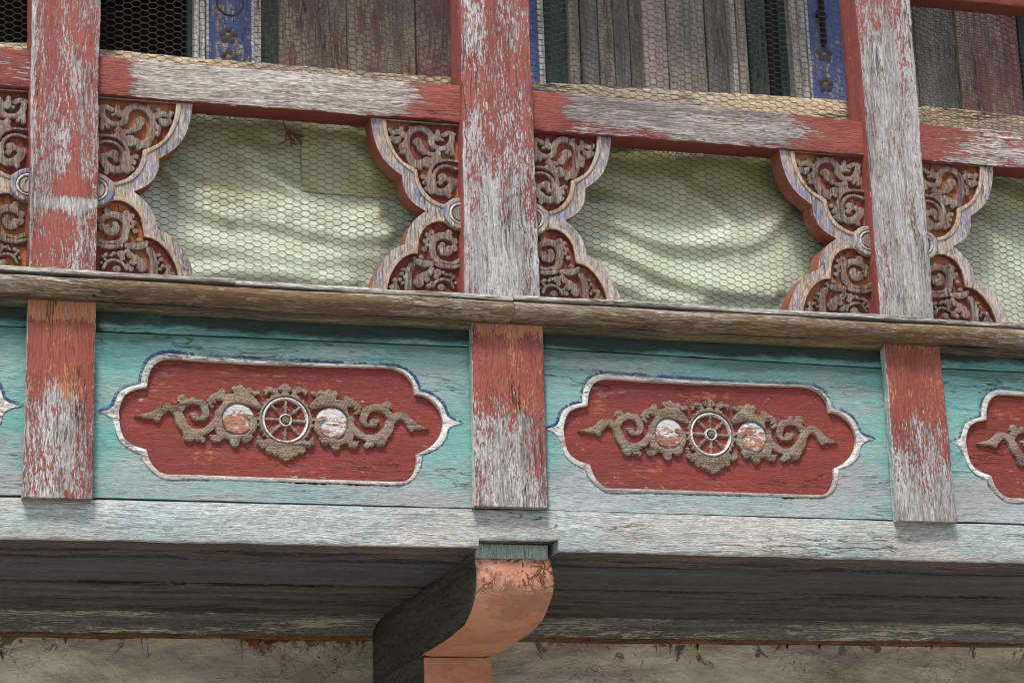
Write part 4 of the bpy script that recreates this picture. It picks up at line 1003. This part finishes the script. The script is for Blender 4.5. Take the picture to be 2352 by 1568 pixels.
def sheet(name, x0, x1, zlo, zhi, mat, off, res=0.0055, thick=0.0006, jag=0):
    xs = np.arange(x0, x1, res); n = int((zhi-zlo)/res)
    X, J = np.meshgrid(xs, np.linspace(0, 1, n+1)); zl = zlo+(jag*np.array([mnoise.noise(Vector((v*6, 2, 0))) for v in xs]))
    Z = zl[None, :]+(zhi-zl[None, :])*J
    Y = tarp_y(X, Z)+off
    nz_ = np.array([[mnoise.noise(Vector((a*24, 0, b*30)))*0.0022+mnoise.noise(Vector((a*60, 5, b*60)))*0.0007 for a, b in zip(r1, r2)] for r1, r2 in zip(X, Z)]); Y = Y+nz_
    V = np.c_[X.ravel(), Y.ravel(), Z.ravel()]; w = len(xs); F = []
    for j in range(n):
        a = np.arange(j*w, j*w+w-1); F += np.c_[a, a+1, a+w+1, a+w].tolist()
    return link(name, V, F, mat, origin=((x0+x1)/2, TY, zlo), smooth=False), len(xs)
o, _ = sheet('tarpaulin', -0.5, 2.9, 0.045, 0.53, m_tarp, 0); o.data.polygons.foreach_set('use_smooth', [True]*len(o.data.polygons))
tag(o, 'pale green woven plastic sheet bulging behind the lower openings', 'tarpaulin')
zfl = unp(800, 452, TY)[1]
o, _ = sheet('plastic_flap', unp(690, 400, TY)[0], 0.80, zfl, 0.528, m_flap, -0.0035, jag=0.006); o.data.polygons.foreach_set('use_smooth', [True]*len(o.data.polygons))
tag(o, 'darker olive plastic flap overlapping the pale sheet beside the middle post bracket', 'plastic flap')

# ------------------------------------------------------------------ chicken wire
m_wire = plain('dull_wire', (0.055, 0.050, 0.045), 0.6, (70, (0.025, 0.020, 0.018))); m_wire.node_tree.nodes['Principled BSDF'].inputs['Metallic'].default_value = 0.0
def netting(name, x0, x1, z0, z1, y, label, seed, cw=0.0168, rh=0.0136, rad=0.00062, slant=0.0):
    V = []; F = []; cache = {}
    nc = int((x1-x0)/cw); nr = int((z1-z0)/rh)
    def node(i, j, s):
        # j counts half rows; s: which end of the flat edge
        key = (i, j, s)
        if key in cache: return cache[key]
        x = x0+i*cw+s*cw*0.30; z = z0+j*rh*0.5
        z += slant*(x-x0)
        x += 0.0016*mnoise.noise(Vector((i*0.9, j*0.45, seed)))+0.014*mnoise.noise(Vector((x*2.2, z*2.2, seed+9)))
        z += 0.0014*mnoise.noise(Vector((i*0.9, j*0.45, seed+4)))+0.014*mnoise.noise(Vector((x*2.6, z*1.6, seed+13)))
        yy = y+0.002*mnoise.noise(Vector((x*7, z*7, seed)))
        cache[key] = Vector((x, yy, z)); return cache[key]
    def wire(a, b, r):
        d = (b-a); L = d.length; d.normalize()
        s = d.cross(Vector((0, 1, 0))); s.normalize(); up = Vector((0, 1, 0)); n0 = len(V)
        for c in (a-d*r*0.5, b+d*r*0.5):
            for k in range(4):
                an = math.pi/2*k+0.78; V.append(c+s*math.cos(an)*r+up*math.sin(an)*r)
        for k in range(4):
            F.append((n0+k, n0+(k+1) % 4, n0+4+(k+1) % 4, n0+4+k))
    for i in range(nc):
        for j in range(0, 2*nr):
            if (i+j) % 2: continue
            a, b = node(i, j, -1), node(i, j, 1)
            wire(a, b, rad*1.35)                        # the twisted flat edge
            wire(b, node(i+1, j+1, -1), rad); wire(b, node(i+1, j-1, -1), rad)
    return tag(link(name, V, F, m_wire, origin=((x0+x1)/2, y, z0)), label, 'wire netting', 'chicken wire pieces')
netting('wire_netting', -0.32, 2.45, 0.060, 1.12, 0.0935, 'rusty dark hexagonal chicken wire stretched behind the posts and over the green sheet', 1, slant=0.0)
netting('wire_netting', 0.30, 0.78, 0.548, 1.06, 0.0985, 'second overlapping layer of chicken wire before the brown boards left of middle post', 5, rad=0.0004, slant=-0.06)
netting('wire_netting', 0.90, 1.12, 0.548, 1.10, 0.0985, 'narrow overlapping layer of chicken wire just right of the middle post', 8, rad=0.0004, slant=-0.05)
netting('wire_netting', 1.84, 2.45, 0.548, 1.14, 0.0985, 'overlapping layer of chicken wire behind the top right opening', 11, rad=0.0004, slant=-0.05)

# ------------------------------------------------------------------ inner timber wall seen through the upper openings
IY = 0.80
iw = empty('inner_timber_wall', (1.2, IY, 0.2)); tag(iw, 'weathered brown, pink and grey upright boards of the inner wall seen through the upper wire', 'timber wall')
def ix(dx, y=IY, dy=60): return unp(dx, dy, y)[0]
def pw_mat(name, l, d, layers=()): return wood(name, 'z', (l, d), layers, fs=0.7, bump=0.002, crack=1.6)
redw = lambda cov, bias=(): [dict(c1=(0.24, 0.075, 0.065), c2=(0.18, 0.065, 0.05), cov=cov, fine=(14, 80), patch=(4, 10), h=0.1, edge=0.05, op=0.75, wp=0.7, bias=list(bias))]
MW = {
 'brown': pw_mat('brown_board', (0.34, 0.265, 0.19), (0.17, 0.125, 0.09), redw(0.34)), 'pink': pw_mat('pink_board', (0.46, 0.35, 0.30), (0.34, 0.25, 0.21), [dict(c1=(0.25, 0.22, 0.2), c2=(0.2, 0.2, 0.2), cov=0.2)]),
 'tan': pw_mat('tan_board', (0.38, 0.32, 0.25), (0.20, 0.165, 0.13)), 'grey': pw_mat('grey_board', (0.24, 0.225, 0.195), (0.12, 0.11, 0.095)),
 'green': pw_mat('green_board', (0.075, 0.10, 0.075), (0.03, 0.045, 0.035), [dict(c1=(0.16, 0.15, 0.05), c2=(0.12, 0.12, 0.05), cov=0.25, h=0.1, op=0.7)]),
 'dgreen': pw_mat('dark_green_board', (0.03, 0.07, 0.055), (0.02, 0.04, 0.033)), 'mould': pw_mat('grey_moulding', (0.55, 0.53, 0.48), (0.28, 0.26, 0.23)),
 'black': plain('flat_black', (0.012, 0.012, 0.012), 0.9), 'red': pw_mat('reddish_board', (0.34, 0.235, 0.175), (0.16, 0.105, 0.085), redw(0.45)),  # near-black for one wall strip and the latch
 'blue': wood('blue_painted_board', 'z', ((0.36, 0.33, 0.28), (0.15, 0.13, 0.12)), [dict(c1=(0.07, 0.11, 0.29), c2=(0.11, 0.16, 0.36), cov=0.72, fine=(20, 70), patch=(8, 14), h=0.1, bias=[('gz', 0.3, 0.7, -0.08, 0.06)])], bump=0.0015),
}
strips = [ # D-x left, D-x right, kind, y offset of front (negative: nearer)
 (430, 446, 'dgreen', 0.0), (446, 458, 'mould', -0.03), (460, 472, 'mould', -0.035), (583, 600, 'mould', -0.03), (600, 640, 'green', 0.0), (640, 796, 'brown', -0.01), (797, 953, 'brown', -0.011), (956, 1060, 'red', -0.006),
 (1060, 1195, 'red', -0.004),
 (1240, 1250, 'mould', -0.03), (1251, 1304, 'dgreen', 0.0), (1306, 1330, 'tan', -0.02), (1333, 1372, 'grey', -0.005), (1374, 1408, 'tan', 0.003), (1409, 1444, 'grey', -0.003), (1445, 1474, 'grey', 0.006), (1476, 1530, 'pink', -0.02), (1531, 1618, 'tan', -0.012), (1621, 1676, 'grey', -0.006),
 (1677, 1690, 'mould', -0.03), (1692, 1714, 'tan', -0.03), (1716, 1760, 'green', 0.0), (1761, 1786, 'black', 0.01), (1788, 1814, 'dgreen', 0.0), (1816, 1832, 'mould', -0.03), (1834, 1850, 'mould', -0.04),
 (2040, 2098, 'grey', 0.0), (2099, 2192, 'grey', 0.0), (2195, 2335, 'red', -0.008), (2338, 2420, 'dgreen', 0.0), (2422, 2520, 'brown', -0.01), (2523, 2600, 'grey', -0.01)]
for (a, b, k, dy) in strips:
    timber('plank', 'z', [(0.2, ix(a, IY+dy)+0.0005, ix(b, IY+dy)-0.0005, IY+dy, IY+0.03), (1.798, ix(a, IY+dy)+0.0005, ix(b, IY+dy)-0.0005, IY+dy, IY+0.03)], MW[k], iw, bev=0.002, wob=0.0006, rough=0.0005, seed=a*0.37, seg=24)
def painted_column(a, b, label, flowers, ring=None, latch=None):
    y = IY-0.03; x0, x1 = ix(a, y), ix(b, y)
    t = empty('blue_column', ((x0+x1)/2, y, 0.2)); tag(t, label, 'column', 'blue painted columns of the inner wall')
    w = x1-x0
    timber('shaft', 'z', [(0.2, x0+0.006, x1-0.006, y, IY+0.03), (1.798, x0+0.006, x1-0.006, y, IY+0.03)], MW['blue'], t, bev=0.002, wob=0.0004, seed=a)
    for xa in (x0, x1-0.006):
        timber('white_edge', 'z', [(0.2, xa, xa+0.0062, y-0.006, IY+0.03), (1.798, xa, xa+0.0062, y-0.006, IY+0.03)], m_border, t, bev=0.001, wob=0.0003, seed=a+xa)
    def dome(nm, cx, cz, r, mat, h=0.0025, n=14, r0=0.0):
        V = []; F = []
        K = 4
        for j in range(K+1):
            rr = r0+(r-r0)*j/K; hh = h*(1-(j/K)**2) if r0 == 0 else h*math.sin(math.pi*j/K)
            for i in range(n): V.append((cx+rr*math.cos(2*math.pi*i/n), y-0.0006-hh, cz+rr*math.sin(2*math.pi*i/n)))
        for j in range(K):
            for i in range(n):
                a0 = j*n+i; b0 = j*n+(i+1) % n; F.append((a0, a0+n, b0+n, b0))
        if r0 == 0: F.append(tuple(range(n))[::-1])
        return link(nm, V, F, mat, t, smooth=True)
    for (fx, fz) in flowers:
        cx, cz = unp(fx, fz, y)
        for k in range(5):
            an = math.pi/2+2*math.pi*k/5; dome('petal', cx+0.0145*math.cos(an), cz+0.0145*math.sin(an), 0.0088, m_petal)
        dome('flower_centre', cx, cz, 0.0065, m_petal2, 0.003)
    if ring:
        cx, cz = unp(*ring, y); dome('painted_ring', cx, cz, 0.034, m_ringp, 0.002, 28, 0.029)
    if latch:
        cx, cz = unp(*latch, y-0.01)
        timber('latch_bar', 'z', [(cz-0.05, cx-0.006, cx+0.006, y-0.016, y-0.0015), (cz+0.12, cx-0.006, cx+0.006, y-0.016, y-0.0015)], MW['black'], t, bev=0.002)
        dome('latch_plate', cx, cz+0.035, 0.017, MW['black'], 0.012)
    return t
m_petal = plain('brown_paint', (0.10, 0.075, 0.075), 0.8, (60, (0.06, 0.045, 0.05))); m_petal2 = plain('ochre_paint', (0.22, 0.19, 0.10), 0.8); m_ringp = plain('dark_ring_paint', (0.03, 0.035, 0.06), 0.8)
painted_column(473, 583, 'blue column with a dark ring and brown flowers right of the black opening', [(524, 82), (526, 132)], ring=(528, 8))
painted_column(1190, 1240, 'blue column strip peeping out right of the middle post', [])
painted_column(1850, 1948, 'chipped blue column with a black latch left of the narrow tall post', [(1884, 40), (1893, 125), (1896, 195)], latch=(1890, 62))
# black opening: lintel far above, jambs
timber('window_jamb', 'z', [(0.2, ix(220), ix(228), IY-0.01, IY+0.04), (1.798, ix(220), ix(228), IY-0.01, IY+0.04)], MW['dgreen'], iw, seg=10)
for k, (a, b) in enumerate(((-260, -160), (-158, -60),)):
    timber('plank', 'z', [(0.2, ix(a), ix(b), IY, IY+0.03), (1.798, ix(a), ix(b), IY, IY+0.03)], MW['brown'], iw, seed=k+90, seg=10)
timber('sill_board', 'x', [(-1.1, 0.19, 0.52, IY+0.035, IY+0.055), (3.3, 0.19, 0.52, IY+0.035, IY+0.055)], m_shell, iw, seg=20)
# small odds and ends: nail, tangle of red thread, tuft of fluff
def tube(name, pts, r, mat, parent=None, origin=None, n=5):
    P = [Vector(p) for p in pts]; V = []; F = []
    for i, p in enumerate(P):
        d = (P[min(i+1, len(P)-1)]-P[max(i-1, 0)]).normalized(); s = d.cross(Vector((0.1, 1, 0.05))).normalized(); u = s.cross(d)
        rr = r[i] if isinstance(r, (list, tuple)) else r
        for k in range(n): V.append(p+s*math.cos(2*math.pi*k/n)*rr+u*math.sin(2*math.pi*k/n)*rr)
    for i in range(len(P)-1):
        for k in range(n): a = i*n+k; b = i*n+(k+1) % n; F.append((a, b, b+n, a+n))
    F.append(tuple(range(n))[::-1]); F.append(tuple(range((len(P)-1)*n, len(P)*n)))
    return link(name, V, F, mat, parent, origin, smooth=True)
m_nail = plain('rusty_nail', (0.16, 0.085, 0.06), 0.7)
nx_, nz_ = unp(1090, 1166, 0.022)
nl = empty('bent_nail', (nx_, 0.02, nz_)); tag(nl, 'bent rusty nail under the lower left corner of the middle short post', 'nail')
tube('shank', [(nx_+0.004, 0.026, nz_+0.001), (nx_-0.002, 0.012, nz_), (nx_-0.007, 0.004, nz_-0.004)], 0.0011, m_nail, nl)
tube('nail_head', [(nx_-0.0068, 0.0045, nz_-0.0038), (nx_-0.0078, 0.003, nz_-0.0046)], 0.0026, m_nail, nl, n=8)
m_thread = plain('dark_red_thread', (0.10, 0.018, 0.014), 0.9); m_fluff = plain('pale_fluff', (0.36, 0.33, 0.26), 0.95, (80, (0.14, 0.13, 0.10)))
rnd = random.Random(3)
tx, tz = unp(660, 310, 0.088)
th = empty('red_thread_tangle', (tx, 0.088, tz)); tag(th, 'dark red tangle of thread caught on the wire in the left opening', 'thread')
for k in range(9):
    p = Vector((tx+rnd.uniform(-0.004, 0.008), 0.088, tz+rnd.uniform(0.004, 0.015))); pts = [p.copy()]; a = rnd.uniform(-2.6, -0.4) if k > 3 else rnd.uniform(0, 6)
    for q in range(12):
        a += rnd.uniform(-0.7, 0.7); p = p+Vector((math.cos(a)*0.0032, rnd.uniform(-0.0006, 0.0006), math.sin(a)*0.0032)); pts.append(p.copy())
    tube('strand', pts, 0.0013, m_thread, th, n=4)
fx, fz = unp(748, 328, 0.088)
fu = empty('fluff_tuft', (fx, 0.088, fz)); tag(fu, 'small grey tuft of fluff caught on the wire beside the red thread', 'fluff')
for k in range(16):
    a = rnd.uniform(0, 6.28); p = Vector((fx+rnd.uniform(-.003, .003), 0.088, fz+rnd.uniform(-.006, .006))); L = rnd.uniform(0.006, 0.014)
    tube('wisp', [p, p+Vector((math.cos(a)*L*0.5, -0.001, math.sin(a)*L*0.5)), p+Vector((math.cos(a+0.5)*L, 0, math.sin(a+0.5)*L))], [0.0014, 0.0018, 0.0003], m_fluff, fu, n=4)
